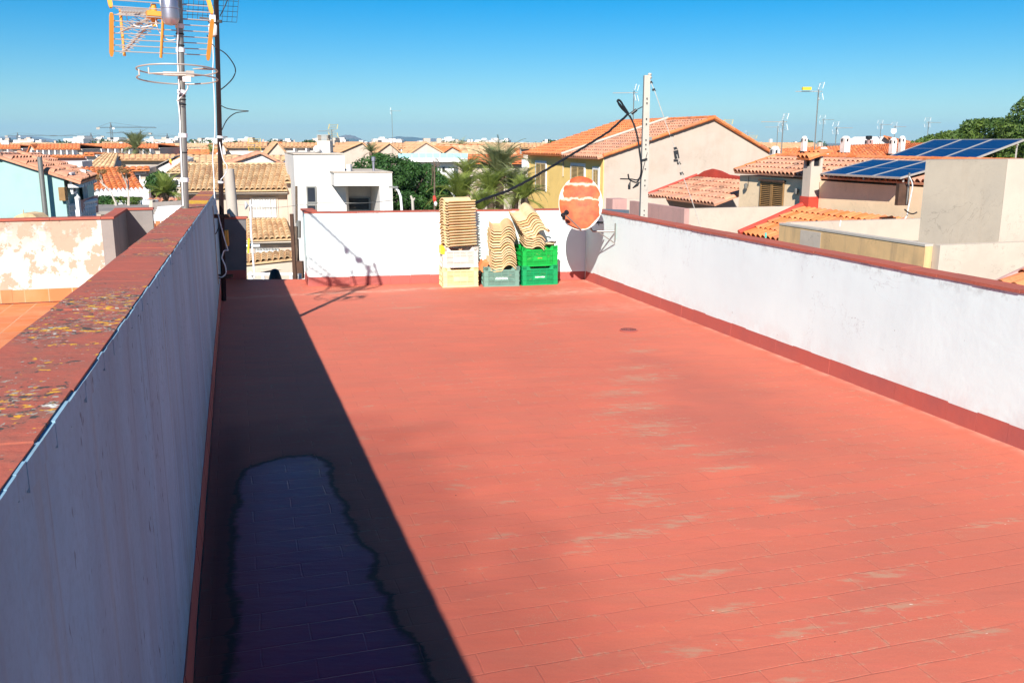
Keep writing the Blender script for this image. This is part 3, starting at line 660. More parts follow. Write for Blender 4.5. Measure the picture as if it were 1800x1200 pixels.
edge = k.ramp(rr2, .88, .99, True)
mask = k.math('MULTIPLY', mask, k.math('MAXIMUM', edge, k.ramp(zz, .2, .25)))
mask = k.math('MULTIPLY', mask, cutm)
mask = k.math('MAXIMUM', mask, k.math('MULTIPLY', k.ramp(rr2, .45, .85, True), k.math('MULTIPLY', k.ramp(k.noise(8, 4, .7), .35, .7), .30)))
rc = k.mix(k.ramp(mask, .0, .8), (.75, .40, .08), k.mix(k.ramp(k.noise(9, 4), .35, .65), (.36, .07, .025), (.52, .13, .04)))
base_ = k.mix(k.ramp(k.noise(14, 5, .7), .62, .68), (.72, .70, .66), (.5, .28, .12))
MT['dish'] = k.out(k.mix(k.ramp(mask, .0, .75), base_, rc), .6, k.bump(k.noise(30, 3), .15, .004), spec=.3)
m.build('reflector', MT['dish'], root, smooth=45)
m = M(); low = DC - Y_ * (ryy * .98) ; lnb = W(992.5, 376, 11.95)
m.tube([low - nrm * .03, low + nrm * .02, lnb + Vector((.02, .0, -.02))], .009, 8); m.build('feed_arm', MT['metal'], root)
m = M(); ld = (DC - lnb).normalized(); m.lathe(lnb - ld * .02, [(.018, -.045), (.026, -.04), (.027, 0), (.018, .02), (.018, .05), (.033, .055), (.035, .075), (.02, .08)], 14, ax=ld)
m.box(lnb + Vector((-.01, 0, -.045)), (.03, .035, .07), .4); m.build('receiver_head', MT['black'], root)
m = M(); wp = Vector((RX(12.35) - .005, 12.35, .82)); hub = DC - nrm * .08 + Vector((.02, .0, -.12)); el = Vector((hub.x + .16, 12.35, .82))
m.tube([hub, hub + Vector((.02, .05, -.07)), el, wp], .014, 8); m.box(wp + Vector((-.004, 0, 0)), (.012, .1, .22), -.29)
m.tube([el + Vector((.06, 0, 0)), wp + Vector((-.01, 0, -.16))], .008, 6); m.box(hub, (.1, .05, .12)); m.build('wall_bracket', MT['metal'], root)
m = M(); m.tube([W(1046, 391, 12.2), W(1059, 391.5, 12.33)], .016, 8); m.tube([W(1053, 391, 12.25), W(1052.5, 396, 12.25)], .008, 6); m.build('clamp', MT['black'], root)

# ------------------------------------------------------------------ masts and antennas by the left wall
def wire(pts, r, mat, label, cat='cable', name='cable', n=6, sub=6, parent=None):
    P = [Vector(p) for p in pts]; out = []
    for i in range(len(P) - 1):
        p0, p1, p2, p3 = P[max(i - 1, 0)], P[i], P[i + 1], P[min(i + 2, len(P) - 1)]
        for s_ in range(sub):
            t = s_ / sub; out.append(.5 * ((2 * p1) + (p2 - p0) * t + (2 * p0 - 5 * p1 + 4 * p2 - p3) * t * t + (3 * p1 - p0 - 3 * p2 + p3) * t ** 3))
    out.append(P[-1]); m = M(); m.tube(out, r, n)
    if parent: return m.build(name, mat, parent, smooth=60)
    return m.build(name, mat, smooth=60, label=label, category=cat)
MY = 8.05
bt = W(325.5, 360, MY); tp = W(314.5, 4, MY); dr = (tp - bt).normalized(); foot = bt - dr * 1.3; mtop = tp + dr * .36
root = thing('antenna_mast', 'grey galvanised mast wrapped with white tape just outside the left parapet', 'antenna mast', foot)
m = M(); m.tube([foot, bt, tp, mtop], [.034, .032, .029, .027], 14); m.build('pole', MT['metal'], root, smooth=50)
for yy in (46, 88, 162, 238, 316):
    m = M(); p_ = W(325.5 - (360 - yy) * .031, yy, MY); m.tube([p_ - dr * .018, p_ + dr * .018], .037, 14); m.build('tape_band', MT['tape'], root, smooth=50)
m = M()
for yy in (80, 169, 175, 184, 60, 268):
    p_ = W(325.5 - (360 - yy) * .031, yy, MY); m.tube([p_ - dr * .005, p_ + dr * .005], .035, 12)
m.build('cable_ties', MT['black'], root, smooth=50)
wire([W(312, 30, MY - .04), W(313, 60, MY - .05), W(312, 75, MY - .05), W(312.5, 110, MY - .04), W(314, 140, MY - .04), W(315, 160, MY - .05), W(313, 175, MY - .06), W(316, 205, MY - .04), W(318, 260, MY - .04), W(320, 310, MY - .04), W(322, 362, MY - .04)], .006, MT['white_tr'], '', name='coaxial_cable', parent=root)
F_ = Vector((-.478, .878, 0)); S_ = Vector((.878, .478, 0))
def zy(yy): return W(325.5 - (360 - yy) * .031, yy, MY)
# UHF corner antenna
C0 = zy(26) - F_ * .0 + Vector((0, 0, 0)); AC = C0 - S_ * .16
root = thing('tv_antenna', 'large aerial with orange-capped reflector grids and fanned booms on the grey mast', 'antenna', C0)
def panel(sign, name='reflector_grid'):
    top = AC + ZV * (.02 * sign); bot = AC + ZV * (.34 * sign) + F_ * .17 + (-S_) * .02
    m = M(); n = 7
    if sign > 0: n = 6
    for i in range(n):
        f_ = (i + .25) / n; p_ = top.lerp(bot, f_); m.tube([p_ - S_ * .37, p_ + S_ * .43], .0048, 6)
    m.build(name, MT['alu'], root)
    for xx_, w_, ce in ((-.37, .034, 0), (.43, .034, 0)):
        m = M(); a = top.lerp(bot, .0) + S_ * xx_; b_ = top.lerp(bot, 1.02) + S_ * xx_ * .98; d_ = (b_ - a)
        q_ = d_.cross(S_).normalized() * .009; s2 = S_ * w_ / 2 * (1)
        m.prism([a - s2 * .6 - q_, a + s2 * .6 - q_, a + d_ * .08 + s2 - q_, a + d_ * .92 + s2 - q_, b_ + s2 * .5 - q_, b_ - s2 * .5 - q_, a + d_ * .92 - s2 - q_, a + d_ * .08 - s2 - q_], q_ * 2)
        m.build('end_cap', MT['orange_pl'], root)
    m = M(); a = top + S_ * .03; b_ = bot + S_ * .03; m.tube([a, b_], .012, 8); m.build('centre_rib', MT['orange_pl'] if sign < 0 else MT['alu'], root)
panel(-1); panel(1)
m = M(); hub = AC + F_ * .1 - S_ * .02 + ZV * .0
m.box(hub + F_ * .02, (.13, .10, .055), math.atan2(S_.y, S_.x)); m.box(hub + F_ * .1 + ZV * .02, (.05, .1, .10), math.atan2(S_.y, S_.x)); m.tube([hub + F_ * .05 - ZV * .09, hub + F_ * .05 + ZV * .09], .022, 10); m.build('dipole_housing', MT['orange_pl'], root, smooth=50)
ends = []
for dz, ez in ((.03, .09), (0, -.045), (-.03, -.20)):
    m = M(); a = hub + F_ * .1 + ZV * dz; b_ = a + F_ * .80 + ZV * ez - S_ * .17; m.tube([a, b_], .0085, 6); ends.append(b_)
    for i in range(11):
        p_ = a.lerp(b_, (i + .6) / 11); L_ = .07 - .002 * i
        m.tube([p_ - S_ * L_ + ZV * .03, p_ + S_ * L_ - ZV * .01], .0038, 5); m.tube([p_ - S_ * L_ - ZV * .03, p_ + S_ * L_ + ZV * .01], .0038, 5)
    m.build('director_boom', MT['alu'], root)
m = M(); a, b_ = ends[0] + ZV * .03, ends[2] - ZV * .04; m.tube([a, (a + b_) / 2 + F_ * .03, b_], .014, 8); m.build('boom_bridge', MT['orange_pl'], root, smooth=60)
wire([hub - ZV * .03, hub - ZV * .13 + S_ * .02, hub - ZV * .20 + S_ * .09, hub - ZV * .17 + S_ * .17, hub - ZV * .04 + S_ * .17], .005, MT['white_tr'], '', name='coaxial_loop', parent=root)
wire([hub - S_ * .2 + ZV * .02 + F_ * .2, hub - S_ * .19 - ZV * .05 + F_ * .2, hub - S_ * .1 - ZV * .09 + F_ * .15, hub + S_ * .02 - ZV * .07], .004, MT['white_tr'], '', name='coaxial_loop', parent=root)
# rotor drum
DP = W(298.5, 16, MY - .12); root = thing('antenna_rotor', 'silvery domed motor drum clamped in front of the grey mast top', 'antenna rotor', DP)
m = M(); m.lathe(DP - ZV * .13, [(.02, 0), (.05, .008), (.066, .035), (.07, .06), (.07, .13), (.074, .132), (.074, .142), (.068, .145), (.066, .2), (.05, .235), (.02, .25)], 20); m.build('drum', MT['steel'], root, smooth=40)
m = M(); m.box(W(306.5, 8, MY - .10), (.05, .09, .24)); m.box(W(309, 20, MY - .06), (.06, .1, .06)); m.build('clamp', MT['metal'], root)
# FM ring antenna
RC = W(312, 131, MY - .04); root = thing('ring_antenna', 'double loop ring shaped radio aerial around the grey mast', 'antenna', RC)
til = Matrix.Rotation(R(-4.5), 3, Vector((1, .3, 0))) @ Matrix.Rotation(R(.5), 3, 'Y'); m = M()
for dz, a0, a1 in ((.036, 0, 360), (-.036, 12, 348)):
    n_ = 44; pts = []
    for i in range(n_ + (0 if a1 == 360 else 1)):
        t = R(a0 + (a1 - a0) * i / n_) + R(235); pts.append(RC + til @ Vector((.325 * math.cos(t), .325 * math.sin(t), dz)))
    m.tube(pts, .0065, 7, closed=(a1 == 360))
    if a1 != 360:
        for p_, sg in ((pts[0], 1), (pts[-1], -1)): m.tube([p_, p_ + ZV * .05], .0065, 6)
m.build('loop_rings', MT['alu'], root, smooth=60)
m = M(); m.box(RC + til @ Vector((.0, -.04, .0)), (.20, .02, .03), .25); m.box(RC + Vector((.12, -.04, 0)), (.06, .05, .05), .5); m.prism([RC + Vector((.14, -.02, .04)), RC + Vector((.28, -.16, .035)), RC + Vector((.30, .02, .035))], (0, 0, .008)); m.build('mounting_arm', MT['concrete'], root)
m = M(); m.box(RC + Vector((.10, -.07, -.045)), (.065, .04, .04), .3); m.build('junction_box', MT['white_pl'], root)
wire([RC + Vector((.11, -.08, -.08)), RC + Vector((.10, -.08, -.13)), RC + Vector((.03, -.07, -.2)), RC + Vector((.0, -.06, -.22))], .005, MT['white_tr'], '', name='coaxial_tail', parent=root)
# long yagi on the mast top (its shadow falls on the back wall)
T0 = mtop - dr * .04; root = thing('yagi_antenna', 'long comb-like aerial atop the grey mast, whose diagonal shadow crosses the back parapet', 'antenna', T0)
YF = Vector((-.49, .87, 0)).normalized(); YS = Vector((YF.y, -YF.x, 0))
m = M(); m.tube([T0 - YF * .12, T0 + YF * 1.75], .014, 8); m.build('boom', MT['alu'], root)
m = M()
for i in range(11):
    p_ = T0 + YF * (.32 + i * .135); m.tube([p_ - YS * .085, p_ + YS * .085], .004, 5); m.tube([p_ - YS * .07 + ZV * .05, p_ + YS * .07 - ZV * .05], .004, 5)
for i in range(4): p_ = T0 - YF * .05 + YF * .05 * i + ZV * (.06 - .04 * i); m.tube([p_ - YS * .2, p_ + YS * .2], .004, 5)
m.build('elements', MT['alu'], root)
m = M(); m.box(T0 + YF * .2 - ZV * .01, (.09, .07, .05), .5); m.box(T0 + YF * .47 - ZV * .05, (.05, .05, .07)); m.build('dipole_housing', MT['black'], root)

# black mast
BY = 11.55
bb = W(393.5, 528, BY); bt2 = W(380, 0, BY); dr2 = (bt2 - bb).normalized(); top2 = bt2 + dr2 * .75
root = thing('antenna_mast', 'rusty dark square mast bracketed to the inner face of the left parapet', 'antenna mast', bb)
m = M(); m.tube([bb, bb.lerp(top2, .5), top2], [.032, .031, .029], 4); m.build('pole', MT['rust'], root)
for yy in (241, 320):
    p_ = W(380 + 13.5 * yy / 528, yy, BY); m = M(); m.tube([p_ - dr2 * .014, p_ + dr2 * .014], .036, 10); m.build('tape_band', MT['tape'], root)
for yy, ln in ((380, .26), (486, .3)):
    p_ = W(380 + 13.5 * yy / 528, yy, BY); m = M(); m.box(p_ + Vector((-.04, -.03, 0)), (ln, .012, .045), .12); m.box(p_ + Vector((-.04, .04, 0)), (ln, .012, .045), .12)
    for sx_ in (-.05, .06): m.tube([p_ + Vector((sx_, -.06, 0)), p_ + Vector((sx_, .07, 0))], .007, 6)
    m.build('wall_bracket', MT['darkwood'], root)
m = M(); p_ = W(374.5, 47, BY); m.box(p_ + ZV * .09, (.07, .07, .08), .3); m.lathe(p_ - ZV * .12, [(.03, 0), (.055, .02), (.06, .13), (.04, .15)], 12); m.build('amplifier', MT['white_pl'], root, smooth=50)
m = M(); m.box(W(378, 38, BY), (.16, .05, .03), .1); m.build('clamp', MT['black'], root)
# mesh grid aerial
GC = W(398, -18, BY + .1); root = thing('grid_antenna', 'flat wire mesh reflector aerial at the top of the rusty dark mast', 'antenna', GC)
gx = Vector((.95, .25, -.02)).normalized(); gz = Vector((.12, .1, 1)).normalized(); m = M()
for i in range(11): p_ = GC + gz * (-.42 + i * .062 + .04); m.tube([p_ - gx * .48, p_ + gx * .15], .0028, 4)
for i in range(12):
    p_ = GC + gx * (-.48 + i * .0573); m.tube([p_ - gz * .38, p_ + gz * .24], .0028, 4)
m.build('wire_mesh', MT['black'], root)
m = M(); m.tube([GC - gz * .36 - gx * .1, GC - gz * .36 - gx * .25 + Vector((0, -.1, 0))], .012, 6); m.build('boom', MT['metal'], root)
wire([W(387, 28, BY - .05), W(395, 12, BY - .05), W(402, -6, BY)], .006, MT['black'], 'thin black cable curving up beside the top of the dark mast')
wire([W(364, 62, BY), W(370, 74, BY - .05), W(379, 84, BY - .06)], .006, MT['black'], 'short black cable drooping from the box on the dark mast')
wire([W(387, 88, BY - .04), W(398, 96, BY - .05), W(410, 112, BY - .06), W(414, 125, BY - .06), W(409, 138, BY - .06), W(399, 149, BY - .05), W(388, 158, BY - .04)], .007, MT['black'], 'black cable bowing out in a loop from the dark mast')
wire([W(387, 185, BY - .04), W(400, 191, BY - .05), W(420, 194, BY - .06), W(437, 195.5, BY - .06), W(425, 197, BY - .06), W(412, 200, BY - .06), W(399, 211, BY - .05), W(389, 231, BY - .04)], .006, MT['black'], 'black cable looping to a point right of the dark mast')
wire([W(373, 66, BY - .05), W(375, 100, BY - .05), W(374, 130, BY - .05), W(376.5, 165, BY - .05), W(378, 230, BY - .05), W(374, 275, BY - .05), W(376, 310, BY - .06), W(377, 345, BY - .08), W(381, 366, BY - .1), W(388, 395, BY - .12), W(396, 425, BY - .12), W(401, 440, BY - .1)], .007, MT['white_tr'], 'long white coaxial cable trailing down the dark mast')
wire([W(401, 440, BY - .1), W(394, 441, BY - .1), W(390, 452, BY - .12), W(392, 458, BY - .12), W(396, 468, BY - .12), W(397, 480, BY - .12), W(390, 487, BY - .14), W(382, 485, BY - .14), W(376, 481, BY - .12)], .008, MT['white_tr'], 'grey white cable hanging in a loop by the lower bracket of the dark mast')
wire([W(386, 250, BY - .05), W(392, 280, BY - .06), W(399, 292, BY - .06), W(397, 305, BY - .06), W(388, 316, BY - .05)], .006, MT['tape'], 'thick white cable curl sticking out right of the dark mast')
wire([W(386, 392, BY - .1), W(383, 403, BY - .1), W(379, 411, BY - .06), W(374, 412, BY - .02)], .006, MT['black'], 'thin dark cable bent into a hook on the left parapet face')
# conduit on the wall
m = M(); cx = lambda y, z: (LX(y) - .018, y, z)
m.tube([cx(11.1, 1.25), cx(11.12, .6), cx(11.15, .28)], .010, 8)
m.build('conduit', MT['metal'], label='thin grey conduit running down the far part of the left parapet', category='conduit')
# cement pipe behind the stub wall
P0 = W(402, 297, 13.9); m = M(); m.tube([(P0.x + .02, 13.9, -1.5), (P0.x + .02, 13.9, .6), (P0.x, 13.9, P0.z)], [.083, .083, .078], 22, cap=True); m.build('vent_pipe', MT['concrete'], smooth=50, label='thick pale round cement vent pipe behind the shaded stub wall', category='vent pipe')
m = M(); m.box(W(398.5, 418.5, 13.3), (.05, .08, .235), .1); m.build('junction_box', MT['orange_pl'], bevel=.008, label='narrow orange box fixed to the dark stub wall beside the mast', category='electrical box')

# ------------------------------------------------------------------ tiled roofs as real corrugated sheets
def roof_sheet(m, e0, e1, t0, t1, pitch=.21, course=.38, amp=.05, seg=6, mi=0, under=.05, lift=.028, cmi=None):
    """e0->e1 eave, t0->t1 ridge (same order)"""
    e0, e1, t0, t1 = map(Vector, (e0, e1, t0, t1)); U = (e1 - e0).length; V = ((t0 - e0).length + (t1 - e1).length) / 2
    nU = max(2, round(U / pitch)); nV = max(2, round(V / course)); nr = (e1 - e0).cross(t0 - e0).normalized(); nr = -nr if nr.z < 0 else nr
    xs = [(i / seg) for i in range(nU * seg + 1)]; hh = [amp * abs(math.sin(math.pi * (x % 1.0))) ** .8 for x in xs]
    rows = []; fold = seg >= 6
    if fold: lift = max(lift, .055)
    for j in range(nV):
        if fold and j: rows += [((j + .3) / nV, 0.0, 0.0, j - 1), ((j + .3) / nV, lift, -.016, j), (j / nV, lift, -.016, j), (j / nV, lift, 0.0, j)]
        else: rows.append((j / nV, lift, 0.0, j))
        if not (fold and j < nV - 1): rows.append(((j + 1) / nV, 0.0, 0.0, j))
    vs = []
    jit = [[random.uniform(-.5, .5) for _ in range(nU + 1)] for _ in range(nV)]
    for vv, l, off_, jj in rows:
        for x, h in zip(xs, hh):
            u = x / nU; v_ = vv + (jit[jj][min(nU, int(x))] * .06 / nV if l > 0 and jj else 0); p = (e0.lerp(e1, u)).lerp(t0.lerp(t1, u), v_); vs.append(p + nr * (h + l * (.15 + .85 * h / amp) + off_))
    n = len(xs); fs = []; at = []; rnd = [[random.random() for _ in range(nU)] for _ in range(nV)]
    for r_ in range(len(rows) - 1):
        for i in range(n - 1):
            a = r_ * n + i; fs.append((a, a + 1, a + 1 + n, a + n)); at.append(rnd[rows[r_][3]][min(nU - 1, i // seg)])
    # eave thickness strip
    b0 = len(vs); vs += [e0.lerp(e1, x / nU) + nr * (h + lift * (.15 + .85 * h / amp) - .018) for x, h in zip(xs, hh)]
    for i in range(n - 1): fs.append((b0 + i, b0 + i + 1, i + 1, i)); at.append(.2)
    m.add(vs, fs, mi, at)
    m.prism([e0, e1, t1, t0], -nr * under, mi if cmi is None else cmi, .2)
def ridge_caps(m, a, b, r=.09, step=.38, mi=0):
    a, b = Vector(a), Vector(b); L = (b - a).length; n = max(1, int(L / step))
    for i in range(n): m.tube([a + (b - a) * (i / n), a + (b - a) * ((i + 1.04) / n)], [r, r * .86], 8, mi, a=random.random())
def shutters(root, P, d, w_, h, out, frame=None, mat='wood_l', fr=.07):
    """louvred shutter pair; P lower-left corner on the wall, d along wall, out outward normal"""
    P, d, out = Vector(P), Vector(d), Vector(out); rz_ = math.atan2(d.y, d.x)
    m = M()
    for s0, s1 in ((0, w_ / 2 - .01), (w_ / 2 + .01, w_)):
        for a0, a1, z0, z1 in ((s0, s0 + .05, 0, h), (s1 - .05, s1, 0, h), (s0 + .05, s1 - .05, 0, .07), (s0 + .05, s1 - .05, h - .06, h)):
            m.box(P + d * ((a0 + a1) / 2) + ZV * ((z0 + z1) / 2) + out * .03, (a1 - a0, .035, z1 - z0), rz_)
        nl = int((h - .13) / .055)
        for i in range(nl):
            c_ = P + d * ((s0 + s1) / 2) + ZV * (.07 + (i + .5) * (h - .13) / nl) + out * .025
            m.box(c_, (s1 - s0 - .1, .045, .008), rot=Matrix.Rotation(rz_, 3, 'Z') @ Matrix.Rotation(R(38) * (1 if (Matrix.Rotation(rz_, 3, 'Z') @ Vector((0, 1, 0))).dot(out) < 0 else -1), 3, 'X'))
    sh = m.build('shutters', MT[mat], root)
    m = M(); m.box(P + d * (w_ / 2) + ZV * (h / 2) + out * .003, (w_ - .02, .012, h - .02), rz_); m.build('dark_opening', MT['black'], root)
    if frame:
        m = M()
        for a0, a1, z0, z1 in ((-fr, 0, -fr * .5, h + fr), (w_, w_ + fr, -fr * .5, h + fr), (0, w_, h, h + fr)): m.box(P + d * ((a0 + a1) / 2) + ZV * ((z0 + z1) / 2) + out * .02, (a1 - a0, .05, z1 - z0), rz_)
        m.build('window_surround', MT[frame], root)
def window(root, P, d, w_, h, out, frame='white_tr', bars=False, mull=1, curtain=False):
    P, d, out = Vector(P), Vector(d), Vector(out); rz_ = math.atan2(d.y, d.x)
    m = M(); f_ = .045
    for a0, a1, z0, z1 in ((0, f_, 0, h), (w_ - f_, w_, 0, h), (f_, w_ - f_, 0, f_), (f_, w_ - f_, h - f_, h)): m.box(P + d * ((a0 + a1) / 2) + ZV * ((z0 + z1) / 2) + out * .015, (a1 - a0, .05, z1 - z0), rz_)
    for i in range(mull): m.box(P + d * (w_ * (i + 1) / (mull + 1)) + ZV * (h / 2) + out * .012, (.035, .04, h - 2 * f_), rz_)
    fr = m.build('window_frame', MT[frame], root)
    m = M(); m.box(P + d * (w_ / 2) + ZV * (h / 2) + out * .004, (w_ - .03, .012, h - .03), rz_); m.build('window_pane', MT['white_tr'] if curtain else MT['glass'], root)
    if bars:
        m = M(); nb = int(w_ / .1)
        for i in range(nb + 1): p_ = P + d * (w_ * i / nb) + out * .10; m.tube([p_ + ZV * -.02, p_ + ZV * (h + .02)], .009, 5)
        for z in (0, .5, 1): m.tube([P + out * .10 + ZV * h * z, P + d * w_ + out * .10 + ZV * h * z], .010, 5)
        m.build('window_grille', MT['metal'], root)
def antenna(P, h, label, yaw=0, kind=0, mat='alu', cap='white_pl', sc_=1.0, group=None):
    P = Vector(P); root = thing('tv_antenna', label, 'antenna', P, group); f = Vector((math.cos(yaw), math.sin(yaw), 0)); s = Vector((-f.y, f.x, 0)); top = P + ZV * h
    m = M(); m.tube([P, top], .022 * sc_, 6); m.build('pole', MT['metal'], root)
    b = top - ZV * .05; m = M(); m.tube([b - f * .15 * sc_, b + f * .85 * sc_], .014 * sc_, 5)
    for i in range(9): p = b + f * (.2 + .075 * i) * sc_; m.tube([p - s * .14 * sc_, p + s * .14 * sc_], .007 * sc_, 4)
    m.build('boom', MT[mat], root)
    m = M()
    for i in range(4):
        for q in (-1, 1): p = b - f * .02 * i + ZV * q * (.06 + .08 * i) * sc_; m.tube([p - s * .3 * sc_, p + s * .3 * sc_], .006 * sc_, 4)
    for q in (-1, 1):
        for u in (-.3, .3): m.box(b + s * u * sc_ + ZV * q * .20 * sc_ - f * (.03 + .05 * abs(q)), (.018 * sc_, .018 * sc_, .24 * sc_), rot=Matrix.Rotation(.25 * q, 3, 'Y'))
    m.build('reflector', MT[cap], root); return root

# ------------------------------------------------------------------ left neighbour's terrace
o = Vector((-5.19, 11.8, 0))
nb = M(); nb.prism([(LX(-3) - .3, -3, -6), (LX(11.8) - .3, 11.8, -6), (-22, 6.75, -6), (-22, -3, -6)], (0, 0, 5.97))
nb.build('building_body', MT['cream'], label='cream house body underneath the left neighbour\'s orange terrace', category='building')
g = M(); g.quad((LX(-3) - .17, -3, -.02), (LX(13.4) - .17, 13.4, -.02), (-5.3, 13.4, -.02), (-5.19, 11.8, -.02), (-22, 6.75, -.02), (-22, -3, -.02))
k = N('orange clay terrace tiles'); tc2 = k.mapv(rot=(0, 0, -R(TH + 90))); br = k.n('TexBrick'); br.offset = .5; br.inputs['Scale'].default_value = 1; br.inputs['Brick Width'].default_value = .42; br.inputs['Row Height'].default_value = .28
br.inputs['Mortar Size'].default_value = .006; br.inputs['Color1'].default_value = (.66, .19, .055, 1); br.inputs['Color2'].default_value = (.60, .17, .07, 1); br.inputs['Mortar'].default_value = (.55, .36, .22, 1); k.l(tc2, br.inputs[0])
c_ = k.mix(k.ramp(k.noise(2, 4), .4, .7), br.outputs[0], (.68, .25, .11)); MT['floor2'] = k.out(c_, .7, k.bump(br.outputs['Fac'], -.3, .006), spec=.2)
x = g.build('neighbour_terrace_floor', MT['floor2'], loc=(-8, 8, -.02)); x['kind'] = 'structure'
root = thing('parapet_wall', 'peeling stained cream parapet across the left neighbour\'s orange terrace', 'wall', o)
m = M(); m.ca(o, -18, -.14, 0, .15, -.05, 1.03); m.build('wall_body', MT['peel'], root)
m = M(); m.ca(o, -.139, 0, 0, 1.72, -.8, 1.031); m.ca(o, 0, .36, 1.58, 1.72, -.8, 1.031); m.build('end_return', MT['greywall'], root)
m = M()
for i in range(30): m.ca(o, -.14 - .6 * (i + 1) + .004, -.14 - .6 * i, -.02, .17, 1.035, 1.06 + random.uniform(0, .004))
m.ca(o, -.136, .02, -.02, 1.56, 1.035, 1.062); m.ca(o, -.16, .375, 1.563, 1.74, 1.035, 1.062); m.build('coping', MT['coping'], root)
skirting(root, o - CV * 16 + AV * -.004, o + AV * -.004 - CV * .0, .16, -AV, MT['floor2'], .42)
# orange gate-like slabs beyond
P = W(263, 389, 14.6); m = M()
for i in range(9): m.ca(P, .085 * i, .085 * i + .07, 0, .05, P.z - 1.6, P.z, 0, random.random())
m.ca(P, 0, .8, .052, .1, P.z - 1.6, P.z - .05); m.build('slatted_fence', MT['roof_orange'], label='orange slatted fence panel in the gap right of the grey parapet end', category='fence')

# ------------------------------------------------------------------ mint house at the left
D1 = 19.5
root = thing('mint_house', 'mint green gabled house with brown tiled roof at the left edge', 'house', W(60, 372, D1) * 1.0)
A0 = W(-8, 273.0, D1); A1 = W(126, 316.5, D1); A2 = W(140, 320.5, D1)
m = M(); wr = W(117.5, 370, D1)
pts = [A0 - CV * 2.2 + ZV * -.75, A0, Vector((A1.x - .17, A1.y, A1.z + .06)), Vector((A1.x - .17, A1.y, -6)), Vector((A0.x - 2.2 * CV.x, A0.y, -6))]
pts = [Vector((p.x, D1, p.z)) for p in pts]; m.prism(pts, AV * 4.2); m.build('wall', MT['mint'], root)
m = M(); e0 = W(142, 320, D1 - .1); t0 = W(-4, 273.5, D1 - .1); e1 = W(169.5, 311.0, D1 + 2.6); t1 = W(72, 273.6, D1 + 4.4)
roof_sheet(m, e0, e1, t0, t1, .22, .4, .045, 6); ridge_caps(m, t0, t1, .08); 
ml = e0.lerp(e1, .45); mt_ = t0.lerp(t1, .45); ridge_caps(m, ml + ZV * .06, mt_ + ZV * .06, .07, .4); roof_sheet(m, W(-4, 273.5, D1 - .1) - CV * 2.4 - ZV * .85, t1 - CV * 2.6 - ZV * .9, t0, t1, .22, .4, .045, 4); m.build('roof', MT['roof_mix'], root)
m = M()
for i in range(7): p_ = e0.lerp(e1, (i + .5) / 7); m.box(p_ + Vector((-.14, 0, -.09)), (.3, .07, .07), .3)
m.build('rafter_ends', MT['white_tr'], root)
m = M(); pb_ = W(146, 330, D1 + 1.7); m.box(pb_ + Vector((-.12, .3, -1.4)), (.5, .1, 3.6), R(-60)); m.build('porch_wall', MT['white_tr'], root)
window(root, W(119, 342, D1 - .02) + Vector((.02, .12, 0)), AV, .5, .45, CV, mull=0)
m = M(); m.box(W(111, 341, D1 - .06), (.13, .12, .28)); m.build('shutter_leaf', MT['wood'], root)
m = M()
for i in range(12): p_ = W(120 + i * 4, 366 - i * 1.2, D1 + .3 + i * .09); m.lathe(p_ - ZV * .38, [(.04, 0), (.04, .04), (.025, .1), (.045, .2), (.025, .3), (.04, .34), (.04, .38)], 8)
m.tube([W(118, 363, D1 + .3), W(169, 351.5, D1 + 1.4)], .045, 6); m.tube([W(118, 372.5, D1 + .3), W(169, 359.5, D1 + 1.4)], .04, 6)
for px_ in (118, 138): p_ = W(px_, 372, D1 + .25); m.box(p_, (.09, .09, .5)); m.lathe(p_ + ZV * .25, [(.06, 0), (.07, .05), (.03, .1), (.01, .16)], 8)
m.build('balustrade', MT['white_tr'], root)
m = M(); a_, b_ = W(139, 374, D1 + .6), W(172, 374, D1 + 1.6); m.prism([a_, b_, W(171, 343, D1 + 1.6), W(139, 353, D1 + .6)], AV * .12); m.build('stone_wall', MT['mauve'], root)
m = M(); m.tube([W(79.5, 374, D1 - .25) - ZV * .6, W(69.5, 276, D1 - .25)], [.055, .05], 12); m.build('vent_pipe', MT['metal'], smooth=50, label='slim grey pipe rising in front of the mint gable', category='pipe')
m = M(); c_ = W(42, 379, 12.6); m.prism([c_ + Vector((-.18, 0, -.05)), c_ + Vector((.2, 0, -.05)), c_ + Vector((.12, 0, .02)), c_ + Vector((.0, 0, .035)), c_ + Vector((-.1, 0, .0))], (0, .3, 0)); m.tube([c_, c_ + ZV * .08], .006, 5)
m.build('roof_vent', MT['roof_beige'], label='small tan ridge piece peeking over the peeling parapet', category='roof ornament')

# ------------------------------------------------------------------ orange roofed bungalow with pergola
DQ = 34
root = thing('bungalow', 'bungalow with a bright orange corrugated tile roof and white pergola, behind the bare tree', 'house', W(200, 360, DQ))
e0, e1 = W(148, 341, DQ), W(256, 336, DQ); t0, t1 = W(140, 294.5, DQ + 4.5), W(228, 294.5, DQ + 4.5)
m = M(); roof_sheet(m, e0, e1, t0, t1, .24, .42, .05, 6); m.build('roof', MT['roof_orange'], root)
m = M(); m.prism([e0 + ZV * -.1 + AV * .3, e1 + ZV * -.1 + AV * .3 - CV * .2, Vector((e1.x, e1.y, -6)) + AV * .3 - CV * .2, Vector((e0.x, e0.y, -6)) + AV * .3], AV * 4); m.build('wall', MT['cream'], root)
m = M(); a_, b_ = W(168, 343, DQ - 1.5), W(262, 340, DQ - 1.5); m.box((a_ + b_) / 2, ((b_ - a_).length, .12, .16), .02); a2_, b2_ = W(168, 340, DQ - .2), W(258, 337, DQ - .2); m.box((a2_ + b2_) / 2, ((b2_ - a2_).length, .1, .14), .02)
for i in range(12): p_, q_ = a_.lerp(b_, (i + .5) / 12), a2_.lerp(b2_, (i + .5) / 12); m.tube([p_ + ZV * .1, q_ + ZV * .12], .06, 4)
